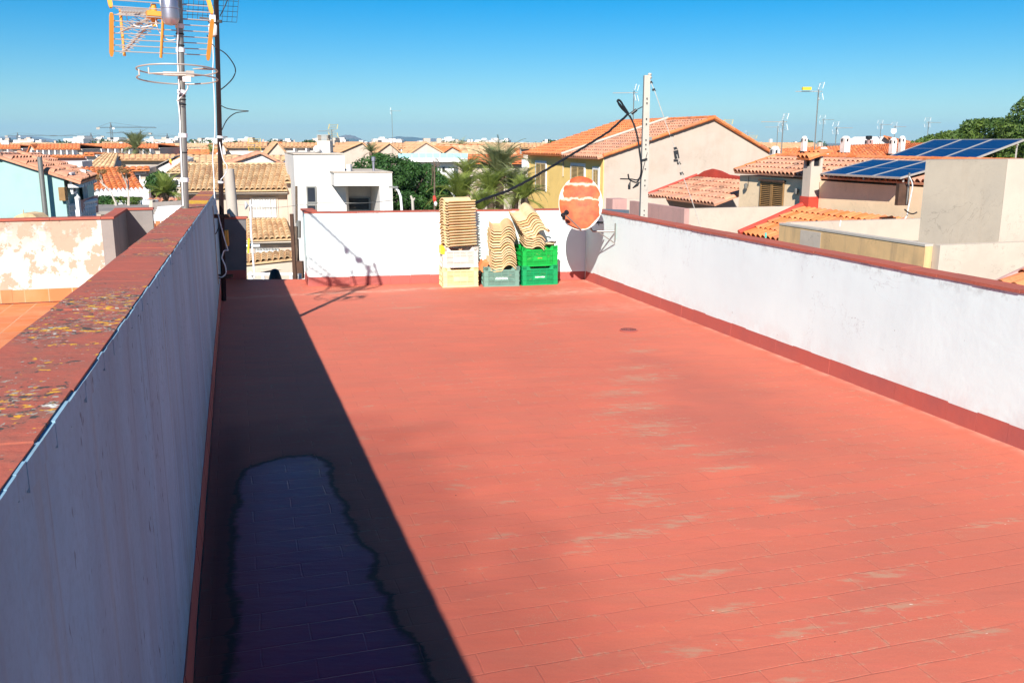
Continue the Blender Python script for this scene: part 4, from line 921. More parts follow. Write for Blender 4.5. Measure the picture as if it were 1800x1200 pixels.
m.box(W(259, 352, DQ - 1.5), (.22, .2, .75)); m.box(W(205, 352, DQ - 1.5), (.18, .2, .7)); m.build('pergola', MT['white_tr'], root)
m = M(); roof_sheet(m, W(172, 358, DQ - 2), W(208, 357.5, DQ - 2), W(172, 352, DQ - 1.2), W(208, 351.5, DQ - 1.2), .24, .4, .05, 4); roof_sheet(m, W(258, 355, DQ - 2), W(320, 354, DQ - 2), W(258, 349, DQ - 1.2), W(320, 348, DQ - 1.2), .24, .4, .05, 4); m.build('porch_roof', MT['roof_mix'], root)
m = M(); p_ = W(240, 361, DQ - 3); m.box(p_, (1.3, .6, .35), .1); m.build('planter_wall', MT['white_tr'], label='low white planter wall below the round hedge bushes', category='planter')
m = M(); m.box(W(196, 368, DQ - 5), (2.4, 3, .1)); m.build('flat_roof', MT['greywall'], label='flat roof slab coloured shade grey beside the porch of the mint house', category='roof')  # cement grey paints the shade on this deck into its colour
# two-storey pinkish house right of it
DR = 42
root = thing('house', 'pinkish two-storey house with a small balcony, between the orange roof and the palm', 'house', W(248, 330, DR))
pA, pB = W(229, 297, DR), W(262, 296, DR); m = M(); m.prism([Vector((pA.x, DR, -6)), Vector((pB.x, DR, -6)), pB, pA], AV * 6); m.build('wall', MT['peach'], root)
m = M(); roof_sheet(m, W(228, 299.5, DR - .4), W(263, 298.5, DR - .4), W(228, 294, DR + 1.2), W(263, 293, DR + 1.2), .26, .4, .05, 4); m.build('roof', MT['roof_orange'], root)
m = M(); p_ = W(236, 324, DR - .3); roof_sheet(m, W(252, 335, DR - 1.8), W(282, 334.5, DR - 1.8), W(252, 328.5, DR - .8), W(282, 328, DR - .8), .26, .4, .05, 4); m.build('porch_roof', MT['roof_orange'], root)
m = M(); a_, b_ = W(247, 328, DR - .8), W(283, 327, DR - .8); m.box((a_ + b_) / 2 + ZV * .05, ((b_ - a_).length, .12, .5), .02); m.build('balcony', MT['white_tr'], root)
window(root, W(236, 321, DR) - AV * .02, Vector((1, 0, 0)), .32, .38, Vector((0, -1, 0)), mull=0); window(root, W(238, 302, DR) - AV * .02 - ZV * .1, Vector((1, 0, 0)), .5, .12, Vector((0, -1, 0)), mull=0)
# white gable with dark coping behind palm
DS = 46
root = thing('house', 'white gabled house with a dark sloping roof edge, behind the leafy bush', 'house', W(290, 320, DS))
m = M(); pts = [W(262, 300, DS), W(318, 277, DS), W(330, 281, DS), W(330, 330, DS), W(262, 330, DS)]; pts[3].z = pts[4].z = -6; m.prism(pts, AV * 7); m.build('wall', MT['whitehouse'], root)
m = M(); m.prism([W(261, 300, DS - .15), W(306, 277, DS - .15), W(306, 275, DS - .15), W(261, 298, DS - .15)], AV * 7.2); m.build('roof_edge', MT['greywall'], root)
m = M(); roof_sheet(m, W(292, 303, DS - 4), W(334, 303, DS - 4), W(318, 285, DS - 1), W(344, 285, DS - 1), .24, .4, .05, 4); m.build('side_roof', MT['roof_beige'], root)
m = M(); a_ = W(298, 306, DS - 3.7); m.prism([a_, W(336, 306, DS - 3.7), Vector((W(336, 306, DS - 3.7).x, DS - 3.7, -6)), Vector((a_.x, a_.y, -6))], AV * 3); m.build('side_wall', MT['cream'], root)
window(root, W(303, 328, DS - 3.75), Vector((1, 0, 0)), .36, .33, Vector((0, -1, 0)), mull=0)
m = M()
for i in range(6): a_, b_ = W(276 - i * 2.0, 364 + i * 4.4, 24 - i * .4), W(328 - i * 7, 361 + i * 4.6, 24 - i * .4); m.prism([a_, b_, b_ + ZV * -.1, a_ + ZV * -.1], (0, .34, 0))
m.build('garden_steps', MT['white_tr'], label='white garden steps below the fan palm', category='steps')
m = M(); m.prism([W(268, 356, 25), W(330, 352, 25), W(330, 400, 25), W(268, 400, 25)], (0, .2, 0)); m.build('garden_wall', MT['greywall'], label='grey garden wall behind the steps below the fan palm', category='wall')
m = M(); c_ = W(252, 365, 24); m.prism([W(262, 352, 25.2), W(268, 352, 25.2), W(268, 395, 25.2), W(262, 395, 25.2)], (0, .2, 0)); m.build('gate_post', MT['cream'], label='cream gate post left of the white garden steps', category='post')

# ------------------------------------------------------------------ straw-roofed house in the gap
DD = 36
fo_ = Vector((0, -1, 0)); fx = Vector((1, 0, 0))
root = thing('house', 'peach house with thick straw coloured curved tile roofs seen through the gap', 'house', W(430, 480, DD))
m = M(); e0, e1 = W(316, 336, DD - .5), W(505, 334, DD - .5); t0, t1 = W(326, 290, DD + 3.2), W(517, 289, DD + 3.2); roof_sheet(m, e0, e1, t0, t1, .205, .36, .065, 8); ridge_caps(m, t0, t1, .09)
roof_sheet(m, W(500, 320, DD - .6), W(522, 320, DD - .6), W(500, 309, DD + .2), W(520, 309, DD + .2), .205, .36, .065, 8); m.build('roof', MT['roof_beige'], root)
m = M(); a_, b_ = W(318, 338, DD), W(520, 338, DD); m.prism([a_, b_, Vector((b_.x, DD, -6)), Vector((a_.x, DD, -6))], AV * 6)
a_, b_ = W(504, 321, DD - .3), W(528, 321, DD - .3); m.prism([a_, b_, Vector((b_.x, DD - .3, -6)), Vector((a_.x, DD - .3, -6))], AV * 5); m.build('wall', MT['peach'], root)
m = M()
for y0, y1, ot in ((337.6, 340, .42), (341, 343.2, .3)): a_, b_ = W(318, y0, DD), W(504, y0 - 1.2, DD); m.prism([a_ - AV * ot, b_ - AV * ot, b_ - AV * ot - ZV * .055, a_ - AV * ot - ZV * .055], AV * (ot - .003))
m.build('cornice', MT['cream'], root)
a_ = W(445, 382, DD); window(root, a_ + fo_ * .01, fx, .95, .76, fo_, bars=True, mull=3, curtain=True)
m = M(); 
for q_ in ((-.07, 0), (.95, .95 + .07)): m.box(a_ + fx * sum(q_) / 2 + ZV * .38 + fo_ * .02, (.07, .04, .9))
m.box(a_ + fx * .475 + ZV * -.035 + fo_ * .02, (.95, .05, .07)); m.build('window_surround', MT['cream'], root)
m = M(); roof_sheet(m, W(424, 423, DD - 2.6), W(514, 420, DD - 2.6), W(424, 386, DD - .05), W(503, 385, DD - .05), .205, .36, .065, 8); m.build('lower_roof', MT['roof_beige'], root)
m = M(); a_, b_ = W(424, 425, DD - 2.2), W(516, 423, DD - 2.2); m.prism([a_, b_, Vector((b_.x, b_.y, -6)), Vector((a_.x, a_.y, -6))], AV * 2); m.build('lower_wall', MT['peach'], root)
m = M()
for y0, ot in ((424, .35), (427.2, .24)): a_, b_ = W(424, y0, DD - 2.2), W(514, y0 - 2, DD - 2.2); m.prism([a_ - AV * ot, b_ - AV * ot, b_ - AV * ot - ZV * .05, a_ - AV * ot - ZV * .05], AV * (ot - .003))
m.build('lower_cornice', MT['cream'], root)
a_ = W(450, 452, DD - 2.25); window(root, a_ + fo_ * .01, fx, .88, .34, fo_, bars=True, mull=2, curtain=True)
root = thing('porch', 'cream lean-to porch with a slanted straw tile roof low in the gap', 'porch', W(470, 485, 27))
m = M(); roof_sheet(m, W(428, 464, 27), W(522, 454, 26.4), W(428, 448, 28.2), W(522, 440, 27.6), .22, .3, .06, 8); m.build('roof', MT['roof_beige'], root)
m = M(); a_, b_ = W(428, 464.5, 27.1), W(522, 455, 26.5); m.prism([a_, b_, Vector((b_.x, b_.y, -6)), Vector((a_.x, a_.y, -6))], AV * 1.2); m.build('wall', MT['cream'], root)
m = M(); a_ = W(452, 473.5, 27) + fo_ * .02; m.box(W(475, 473.5, 26.7), (.75, .06, .02)); m.build('ledge', MT['peach'], root)
m = M(); DT = 17
m.tube([W(436, 482.5, DT), W(540, 481.5, DT)], .03, 6); m.tube([W(436, 493, DT), W(540, 493, DT)], .03, 6)
for px_ in (440, 463, 486, 512): m.box(W(px_, 489, DT), (.05, .05, .22))
m.build('railing', MT['white_tr'], label='white railing just beyond the terrace edge in the gap', category='railing')
m = M(); c_ = W(484, 494, 15.5); m.lathe(c_, [(.12, -.3), (.12, 0), (.105, .07), (.085, .14), (.065, .19), (.03, .21), (.0, .212)], 14); m.box(c_ + Vector((0, -.115, .03)), (.03, .03, .1)); m.build('chimney_cowl', MT['black'], smooth=50, label='dark domed cowl sticking up behind the terrace edge in the gap', category='chimney cowl')
m = M(); c_ = W(441, 483, 16); m.lathe(c_ - ZV * .1, [(.03, -.2), (.06, 0), (.03, .06), (.05, .1), (.02, .16)], 10); m.build('bottle', MT['white_tr'], label='small white finial at the left end of the white railing', category='finial')
root = thing('antenna_mast', 'thin white mast with a cross arm and round dish in front of the straw roofs', 'antenna mast', W(447.5, 484, 20))
m = M(); m.tube([W(447.5, 488, 20), W(441, 404, 20), W(440, 352, 20)], .022, 8); m.build('pole', MT['tape'], root)
m = M(); m.tube([W(428, 432.5, 20), W(457, 431.8, 20)], .035, 6); m.build('cross_arm', MT['white_tr'], root)
m = M(); m.lathe(W(433.5, 361.5, 19.9), [(.02, -.03), (.075, .0), (.09, .03), (.085, .035)], 16, ax=(-1, -.4, .1)); m.tube([W(434, 361.5, 20), W(446, 360.5, 20)], .018, 6); m.build('dish', MT['white_tr'], root, smooth=50)
m = M(); m.box(W(437, 432, 19.9), (.04, .03, .33), rot=Matrix.Rotation(.1, 3, 'Y')); m.build('insulator', MT['yellow_pl'], root)
m = M()
for i in range(6): m.tube([W(429, 424 + i * 3.6, 20.1), W(436, 424 + i * 3.6, 20.1)], .007, 4)
m.build('elements', MT['white_tr'], root)
m = M(); m.box((W(515.5, 432, 15).x, 15, W(515, 432, 15).z - .3), (.055, .055, 1.65)); m.build('wooden_post', MT['darkwood'], label='dark wooden post standing beyond the gap, left of the white parapet', category='post')
m = M(); m.tube([W(520.5, 398, 15.3), W(519, 420, 15.3), W(522, 440, 15.3), W(520, 460, 15.3), W(523, 492, 15.3)], [.03, .045, .03, .04, .035], 8); m.tube([W(523, 420, 15.4), W(524, 450, 15.4), W(526, 492, 15.4)], .022, 6); m.build('vine_trunk', MT['bark'], label='gnarled brown trunk twisted beside the dark wooden post', category='trunk')
m = M(); m.tube([W(525, 388, 16), W(525, 418, 16)], .042, 12); m.build('pipe', MT['metal'], label='short grey metal pipe left of the white parapet end', category='pipe')
m = M(); m.tube([W(521, 327, 26), W(521.5, 392, 26)], .035, 8); m.build('pipe', MT['bark'], label='thin brown drainpipe on the corner of the white modern house', category='drainpipe')
m = M(); m.box(W(528, 474, 14.6), (.1, .1, .28)); m.build('chimney', MT['darkwood'], label='small dark red block beside the end of the white parapet', category='block')
m = M(); c_ = W(527, 486, 14); m.box(c_, (.05, .05, .09)); m.build('jar', MT['white_tr'], label='tiny white jar at the foot of the white parapet end', category='jar')

# ------------------------------------------------------------------ white modern house
DW = 33
root = thing('modern_house', 'white flat-roofed modern house with a boxy overhang and dark windows', 'house', W(600, 365, DW))
m = M(); a_, b_ = W(516, 273, DW), W(605, 272, DW); a2, b2 = Vector((a_.x, DW, -6)), Vector((b_.x, DW, -6)); m.prism([a2, b2, b_, a_], AV * 6 + Vector((0, 0, 0)))
a_, b_ = W(585, 336, DW - .02), W(608, 336, DW - .02); m.prism([Vector((a_.x, a_.y, -6)), Vector((b_.x, b_.y, -6)), Vector((b_.x, b_.y, a_.z + .25)), Vector((a_.x, a_.y, a_.z + .25))], (0, .5, 0)); m.build('wall', MT['whitehouse'], root)
m = M(); a_, b_ = W(515.5, 271.6, DW - .04), W(605.5, 271.2, DW - .04); m.prism([a_, b_, b_ + ZV * .035, a_ + ZV * .035], AV * 6.1); m.build('roof_edge', MT['cream'], root)
m = M(); P0, P1 = W(587, 304, DW - 1.1), W(689, 304, DW - 1.1); zlo = W(640, 327, DW - 1.1).z
m.prism([Vector((P0.x, P0.y, zlo)), Vector((P1.x, P1.y, zlo)), Vector((P1.x, P1.y, P0.z)), P0], AV * 4)
pc0 = W(667, 328, DW - 1.1); m.prism([Vector((pc0.x, pc0.y, -6)), Vector((P1.x, P1.y, -6)), Vector((P1.x, P1.y, zlo - .002)), Vector((pc0.x, pc0.y, zlo - .002))], AV * 4)
a_, b_ = W(600, 330, DW + 1.0), W(675, 330, DW + 1.0); m.prism([Vector((a_.x, a_.y, -6)), Vector((b_.x, b_.y, -6)), Vector((b_.x, b_.y, zlo - .004)), Vector((a_.x, a_.y, zlo - .004))], (0, 2, 0)); m.build('overhang', MT['whitehouse'], root)
m = M(); m.prism([P0 + Vector((-.03, -.03, .001)), P1 + Vector((.03, -.03, .001)), P1 + Vector((.03, -.03, .035)), P0 + Vector((-.03, -.03, .035))], AV * 4.05); m.build('coping', MT['cream'], root)
a_ = W(540, 357, DW); window(root, a_ + fo_ * .02, fx, .36, .60, fo_, frame='metal', mull=0); window(root, W(540, 372, DW) + fo_ * .02, fx, .36, .26, fo_, frame='metal', mull=0)
window(root, W(610, 370, DW + 1) + fo_ * .02, fx, .88, .5, fo_, frame='metal', mull=0)
m = M(); a_, b_ = W(558.5, 269, DW + 2), W(580.5, 269, DW + 2); zt = W(570, 248, DW + 2).z; m.prism([a_ - ZV * .4, b_ - ZV * .4, Vector((b_.x, b_.y, zt)), Vector((a_.x, a_.y, zt))], (0, .6, 0)); ch = m.build('chimney', MT['whitehouse'], root)
m = M()
for i in range(5): c_ = W(569 + (.2 * i), 246.8 - i * 2.2, DW + 2.3); m.box(c_, (.56 - .05 * i if i < 2 else .43, .6, .022))
for sx_ in (-.17, .17): m.box(W(569.5, 243, DW + 2.3) + Vector((sx_, 0, 0)), (.05, .4, .2))
m.build('chimney_louvres', MT['cream'], root)
m = M(); c_ = W(556, 262, DW + 1.2); m.lathe(c_, [(.05, -.12), (.13, -.1), (.135, .0), (.10, .05), (.06, .08), (.03, .12)], 18, ax=(-.3, -1, .3)); m.tube([c_ + Vector((.02, .1, -.02)), c_ + Vector((.15, .3, -.22))], .09, 10); m.build('roof_fan', MT['white_pl'], root, smooth=40)
m = M(); c_ = W(657, 304, DW); m.lathe(c_ - ZV * .02, [(.045, 0), (.045, .36), (.055, .37), (.055, .40), (.04, .41), (.04, .43), (.075, .44), (.075, .58), (.03, .59)], 16); m.build('steel_flue', MT['steel'], smooth=40, label='shiny steel flue pipe on the flat roof of the white modern house', category='flue')
m = M(); m.box(W(614, 296, DW), (.13, .35, .28)); m.build('air_conditioner', MT['white_pl'], label='white air conditioner unit on the roof edge of the white modern house', category='air conditioner')
m = M(); m.box(W(636, 300.5, DW + 2), (.9, 1.2, .06)); m.build('roof_slab', MT['roof_tan'], label='small tan tiled patch on the white modern house roof', category='roof tiles')
antenna(W(585, 272, DW + 3), .95, 'pale tv aerial beside the louvred chimney of the white modern house', 2.6, cap='yellow_pl', sc_=.8)
# street lamp in front of tree
root = thing('street_lamp', 'curved white street lamp in front of the big leafy tree', 'street lamp', Vector((W(706, 365, 24).x, 24, -6)))
m = M(); B = W(706, 364, 24); m.tube([Vector((B.x, 24, -6)), B, W(704, 345, 24), W(700, 335, 24), W(694, 330, 24), W(690, 329, 24)], [.05, .035, .034, .032, .028, .025], 8); m.build('pole', MT['white_tr'], root, smooth=60)
m = M(); m.box(W(692, 329, 24), (.24, .14, .035), 0); m.build('lamp_head', MT['metal'], root)

# ------------------------------------------------------------------ yellow house (gable) at the right
DY = 38
cor = W(1062, 277.5, DY); root = thing('yellow_house', 'yellow house with shuttered windows, terracotta roof and a big peach gable wall', 'house', Vector((cor.x, cor.y, -6)))
tl = reach(cor, AV, 929, 270); gl = reach(cor, CV, 1356, 268); ga = reach(cor, CV, 1254, 210)
CF = cor + AV * tl; ap = cor + CV * ga; ap.z = W(1254, 211, ap.y).z; er = cor + CV * gl; er.z = W(1356, 270, er.y).z
zc = cor.z - .02
m = M(); m.prism([Vector((cor.x, cor.y, -6)), Vector((er.x, er.y, -6)), Vector((er.x, er.y, er.z)), ap, Vector((cor.x, cor.y, zc + .10))], AV * tl); m.build('gable_wall', MT['peach'], root)
out_ = -CV
m = M(); m.prism([Vector((cor.x, cor.y, -6)) + out_ * .002, Vector((CF.x, CF.y, -6)) + out_ * .002, Vector((CF.x, CF.y, zc - .0)) + out_ * .002, Vector((cor.x, cor.y, zc)) + out_ * .002], out_ * .03); m.build('front_wall', MT['yellow'], root)
slope = (ap - Vector((cor.x, cor.y, zc + .1))).normalized()
eA = cor + AV * -.12 - slope * .35 + ZV * .08; eB = CF + AV * .15 - slope * .35 + ZV * .08; tA = ap + AV * -.12 + ZV * .06; tB = ap + AV * (tl + .15) + ZV * .06
mid = .42; eM = eA.lerp(eB, mid); tM = tA.lerp(tB, mid)
m = M(); roof_sheet(m, eA, eM, tA, tM, .24, .42, .05, 6); m.build('near_roof', MT['roof_mix'], root)
m = M(); roof_sheet(m, eM + ZV * .06, eB + ZV * .06, tM + ZV * .06, tB + ZV * .06, .24, .42, .055, 6); rs = Vector((er.x, er.y, er.z)); roof_sheet(m, rs + slope * 0 + Vector((.1, 0, -.03)) - AV * .1, rs + AV * (tl + .1) + Vector((.1, 0, -.03)), tA, tB, .24, .4, .05, 4); m.build('far_roof', MT['roof_orange'], root)
m = M(); m.tube([eM + ZV * .13, tM + ZV * .13], .07, 6); m.build('party_ridge', MT['cream'], root)
m = M()
ridge_caps(m, eA + ZV * .03 + slope * .25, tA + ZV * .04, .075, .36); ridge_caps(m, tA + ZV * .04, rs - AV * .1 + ZV * .03, .075, .36); ridge_caps(m, tA + ZV * .05, tB + ZV * .1, .08, .4); m.build('verge_tiles', MT['roof_orange'], root)
def yp(x): return reach(cor, AV, x, 300)
for x0, x1, yt, yb in ((961, 944.5, 286.5, 332), (1029, 1007, 291, 340), (1054, 1046, 298, 340)):
    t0_, t1_ = yp(x0), yp(x1); P = cor + AV * t1_ + out_ * .035; zt = W(x1, yt, P.y).z; zb = W(x1, yb, P.y).z
    shutters(root, Vector((P.x, P.y, zb)), -AV, abs(t1_ - t0_), zt - zb, out_, frame='white_tr', fr=.12)
m = M(); P = cor + AV * yp(992) + out_ * .06; m.tube([Vector((P.x, P.y, zc - .02)), Vector((P.x, P.y, zc - .9))], .03, 6); m.build('drainpipe', MT['cream'], root)
P = W(925, 287, CF.y - .1); m = M(); m.box(P, (.4, .3, .45), R(TH - 75)); m.box(P + ZV * -.25, (.3, .25, .03), R(TH - 75)); m.build('air_conditioner', MT['white_pl'], label='white air conditioner box hung on the corner of the yellow house', category='air conditioner')

# lean-to roof and walls right of the pole
DV = 35.0
V0 = W(1138, 345, DV); kk = reach(V0, CV, 1225, 312); V1 = V0 + CV * kk; V1.z = W(1225, 312, V1.y).z
root = thing('annex_house', 'low annex with a pink weathered lean-to roof sealed in red against the peach gable', 'house', Vector((V0.x, V0.y, -6)))
tan_ = reach(V0, -AV, 1256, 352); m = M(); roof_sheet(m, V0, V0 - AV * tan_, V1, V1 - AV * tan_, .25, .44, .055, 7); m.build('roof', MT['roof_mix'], root)
m = M(); m.tube([V0 + ZV * .08, V0.lerp(V1, .5) + ZV * .09, V1 + ZV * .1], .06, 6); h0 = V1 + CV * .02
prof = [0, .2, .3, .24, .12, .1, .1, .09, .09]
for i in range(len(prof) - 1): a_, b_ = h0 - AV * (i * tan_ / 8.5 - .1), h0 - AV * ((i + 1) * tan_ / 8.5 - .1); m.prism([a_ - ZV * .05, b_ - ZV * .05, b_ + ZV * (.06 + prof[i + 1]), a_ + ZV * (.06 + prof[i])], CV * .08)
m.build('red_flashing', MT['flash'], root)
PW0 = W(1095, 350, 33.0); tq = reach(PW0, CV, 1285, 350); m = M(); m.ca(PW0, 0, tq + .3, 0, .15, -6, PW0.z); m.build('front_parapet', MT['cream'], root)
m = M(); P_ = W(1077, 350, 26.5); m.ca(P_, 0, reach(P_, CV, 1102, 350), 0, .5, -6, P_.z); m.build('wall_block', MT['mauve'], label='small mauve wall block left of the concrete pole base', category='wall')
a_ = W(1203, 367, 24.6); tt = reach(a_, AV, 1107, 353.5); m = M(); m.ca(a_, .0, .15, 0, tt, -6, a_.z); m.build('garden_wall', MT['mauve'], label='long mauve wall behind the foot of the concrete pole', category='wall')
s_end = reach(a_, CV, 1402, 367); m = M(); m.ca(a_, .152, s_end, 0, .15, -6, a_.z + .0); m.build('garden_wall', MT['cream'], label='cream wall running from the mauve wall to under the shuttered window', category='wall')
m = M(); p_ = W(1070, 374, 19); m.prism([W(1056, 367, 19), W(1106, 369, 18.6), W(1106, 392, 17), W(1056, 384, 17)], (0, 0, -.08)); m.build('corrugated_sheet', MT['metal'], label='grey sheet roof patch just beyond the right parapet corner', category='roof sheet')

# ------------------------------------------------------------------ house with shutter, chimney and solar panels
E0 = W(1412, 307.5, 26.0); tE = 3.62; E1 = E0 + AV * tE
root = thing('solar_house', 'beige house with brown louvred shutter under a pink tiled eave, solar panels on its roof', 'house', Vector((E0.x, E0.y, -6)))
rise = (CV * 1.45 + ZV * .44)
A_ = E1 + AV * .05; B_ = E0 - AV * 7.4
m = M(); roof_sheet(m, A_ - CV * .05 - ZV * .03, B_ - CV * .05 - ZV * .03, A_ + rise, B_ + rise, .205, .36, .052, 8); roof_sheet(m, A_ + CV * 4.6 - ZV * .3, B_ + CV * 4.6 - ZV * .3, A_ + rise + ZV * .02, B_ + rise + ZV * .02, .3, .5, .04, 4); m.build('roof', MT['roof_mix'], root)
m = M(); ridge_caps(m, A_ - CV * .05 + ZV * .03, A_ + rise + ZV * .05, .07, .38); ridge_caps(m, A_ + rise + ZV * .05, B_ + rise + ZV * .05, .065, .4); m.build('ridge_tiles', MT['roof_orange'], root)
m = M(); ra = A_ + rise - CV * .12; rb = B_ + rise - CV * .12; m.prism([ra + ZV * -.10, rb + ZV * -.10, rb + ZV * .03, ra + ZV * .03], CV * .10); m.build('ridge_mortar', MT['mauve'], root)
m = M(); m.ca(E0, .12, 5.2, -5.0, tE - .02, -6, E0.z - .13); m.build('wall', MT['cream_hi'], root)
for ta, tb, zt_, zb_ in ((2.05, .90, 316, 366),):
    P1_ = E0 + CV * .12; ts = reach(P1_, AV, 1338, 340); te = reach(P1_, AV, 1379, 340); Q_ = P1_ + AV * ts; zt_ = W(1338, 318, Q_.y).z; zb_ = W(1338, 365, Q_.y).z
    shutters(root, Vector((Q_.x, Q_.y, zb_)) - CV * .01, -AV, ts - te, zt_ - zb_, -CV, frame=None, mat='wood')
    m = M(); m.box(Q_.lerp(P1_ + AV * te, .5) * 1.0 + Vector((0, 0, zt_ + .03 - Q_.z)) - CV * .05, (ts - te + .08, .12, .06), R(TH + 90)); m.build('lintel', MT['darkwood'], root)
for px_, py_ in ((1315, 328), (1404, 337)):
    P1_ = E0 + CV * .12; Q_ = P1_ + AV * reach(P1_, AV, px_, py_) - CV * .08; c_ = Vector((Q_.x, Q_.y, W(px_, py_, Q_.y).z)); m = M(); m.lathe(c_ - ZV * .09, [(.02, 0), (.05, .03), (.06, .1), (.065, .16), (.02, .2)], 8); m.box(c_ + CV * .05, (.03, .1, .03), R(TH + 90)); m.build('wall_lantern', MT['metal'], root)
P1_ = E0 + CV * .12; Q_ = P1_ + AV * reach(P1_, AV, 1317, 310) - CV * .02; wire([Vector((Q_.x, Q_.y, E0.z - .15)), Vector((Q_.x, Q_.y, E0.z - .45))], .008, MT['black'], '', name='lamp_wire', parent=root)
# chimney
cb = W(1426, 352, 25.3); root = thing('chimney', 'square cream chimney with tiled hood, painted red at its foot', 'chimney', cb)
m = M(); zt_ = W(1426, 292, 25.3).z; m.ca(cb, -.2, .16, -.18, .18, cb.z - .6, zt_)
for s_, t_ in ((-.16, -.14), (.12, -.14), (-.16, .14), (.12, .14)): m.ca(cb, s_ - .04, s_ + .04, t_ - .04, t_ + .04, zt_, zt_ + .27)
m.build('stack', MT['cream'], root)
m = M(); m.ca(cb, -.15, .11, -.12, .12, zt_ + .001, zt_ + .24); m.build('flue_opening', MT['black'], root)
m = M(); q0 = Vector((cb.x, cb.y, zt_ + .26)); roof_sheet(m, q0 - CV * .36 - AV * .28 - ZV * .05, q0 - CV * .36 + AV * .28 - ZV * .05, q0 + CV * .34 - AV * .28 + ZV * .16, q0 + CV * .34 + AV * .28 + ZV * .16, .19, .36, .05, 8); m.build('hood', MT['roof_orange'], root)
m = M(); m.ca(cb, -.23, .19, -.21, .21, cb.z - .5, W(1426, 349, 25.3).z + .06); m.ca(cb, .1, .6, -.9, -.1, cb.z - .5, cb.z + .02); m.build('red_foot', MT['flash'], root)
# lower orange roof
T0_ = W(1410, 365, 25.3); T0_.z = W(1410, 365, 25.3).z; kq = 1.84; V_ = T0_ - CV * kq; V_.z = W(1305, 413, V_.y).z
root = thing('lower_house', 'low wing with a bright orange tiled lean-to roof edged in red mortar', 'house', Vector((T0_.x, T0_.y, -6)))
m = M(); roof_sheet(m, V_, V_ - AV * 9, T0_, T0_ - AV * 9, .235, .40, .06, 8); m.build('roof', MT['roof_orange'], root)
m = M(); m.tube([V_ + ZV * .07 - CV * .1, V_.lerp(T0_, .5) + ZV * .08, T0_ + ZV * .08], .075, 7); m.build('red_verge', MT['flash'], root)
Tn = T0_ + CV * .30; m = M(); m.ca(Tn, .0, 3.0, -4.75, -.3, -6, .98); m.build('upper_wall', MT['cream_hi'], root)
m = M(); m.ca(V_, .25, 1.9, -9, -.2, -6, V_.z - .1); m.build('wall', MT['cream'], root)
# solar arrays
def array(P, phi, ta, L, label, legs):
    P = Vector(P); a = R(phi); e = Vector((math.cos(a), math.sin(a), 0)); s = Vector((-math.sin(a) * math.cos(R(ta)), math.cos(a) * math.cos(R(ta)), math.sin(R(ta)))); n = e.cross(s); n = -n if n.z < 0 else n
    root = thing('solar_array', label, 'solar array', P); rot = Matrix((e, s, n)).transposed()
    for i in range(3):
        Q = P + e * i * 1.0
        m = M()
        for u, v, du, dv in ((.01, L / 2, .03, L), (.975, L / 2, .03, L), (.4925, .015, .935, .03), (.4925, L - .015, .935, .03)): m.box(Q + e * u + s * v, (du, dv, .045), rot=rot)
        fr = m.build('solar_panel', MT['alu'], root)
        m = M(); m.box(Q + e * .49 + s * L / 2, (.955, L - .05, .025), rot=rot); fr['_base'] = root['_base']; m.build('cells', MT['solar'], fr)
        m = M(); m.box(Q + e * .4925 + s * L / 2, (.92, .012, .029), rot=rot); m.build('divider', MT['alu'], fr)
    m = M()
    for u in (.1, 1.5, 2.9):
        p_ = P + e * u + s * (L * .9) - n * .03; m.tube([p_, Vector((p_.x, p_.y, p_.z - legs))], .022, 5)
        p_ = P + e * u + s * (L * .1) - n * .03; m.tube([p_, Vector((p_.x, p_.y, p_.z - legs * .35))], .022, 5)
    m.tube([P + s * L * .85 - n * .05, P + e * 3 + s * L * .85 - n * .05], .022, 5); m.tube([P + s * L * .15 - n * .05, P + e * 3 + s * L * .15 - n * .05], .022, 5)
    m.build('rack', MT['alu'], root)
array((8.194, 24.37, 1.185), -72.1, 12.4, 1.65, 'lower row of three blue solar panels above the shaded wall', .3)
array((10.25, 25.25, 1.60), -70.8, 16.5, 1.65, 'upper row of three blue solar panels before the pine trees', .5)
# side wall window, cables under the panel corner
root = thing('lean_shed', 'dark wooden shuttered opening under the right end of the lower solar row', 'shutter', W(1588, 345, 20.6))
m = M(); a_ = W(1576, 326, 20.6); m.box(W(1586, 342, 20.6), (.26, .12, .48), R(10)); m.build('frame', MT['darkwood'], root)
m = M(); m.box(W(1598, 312, 20.5) - ZV * .25, (.03, .03, .7)); m.build('post', MT['metal'], root)
wire([W(1598, 310, 20.3), W(1604, 325, 20.3), W(1601, 345, 20.3), W(1596, 368, 20.3), W(1594, 380, 20.3), W(1586, 389, 20.2)], .014, MT['white_tr'], 'white cable tube curving down from the lower solar row')
wire([W(1590, 368, 20.2), W(1597, 374, 20.2), W(1605, 376, 20.2), W(1612, 373, 20.2)], .016, MT['black'], 'dark cable coil by the foot of the beige block')
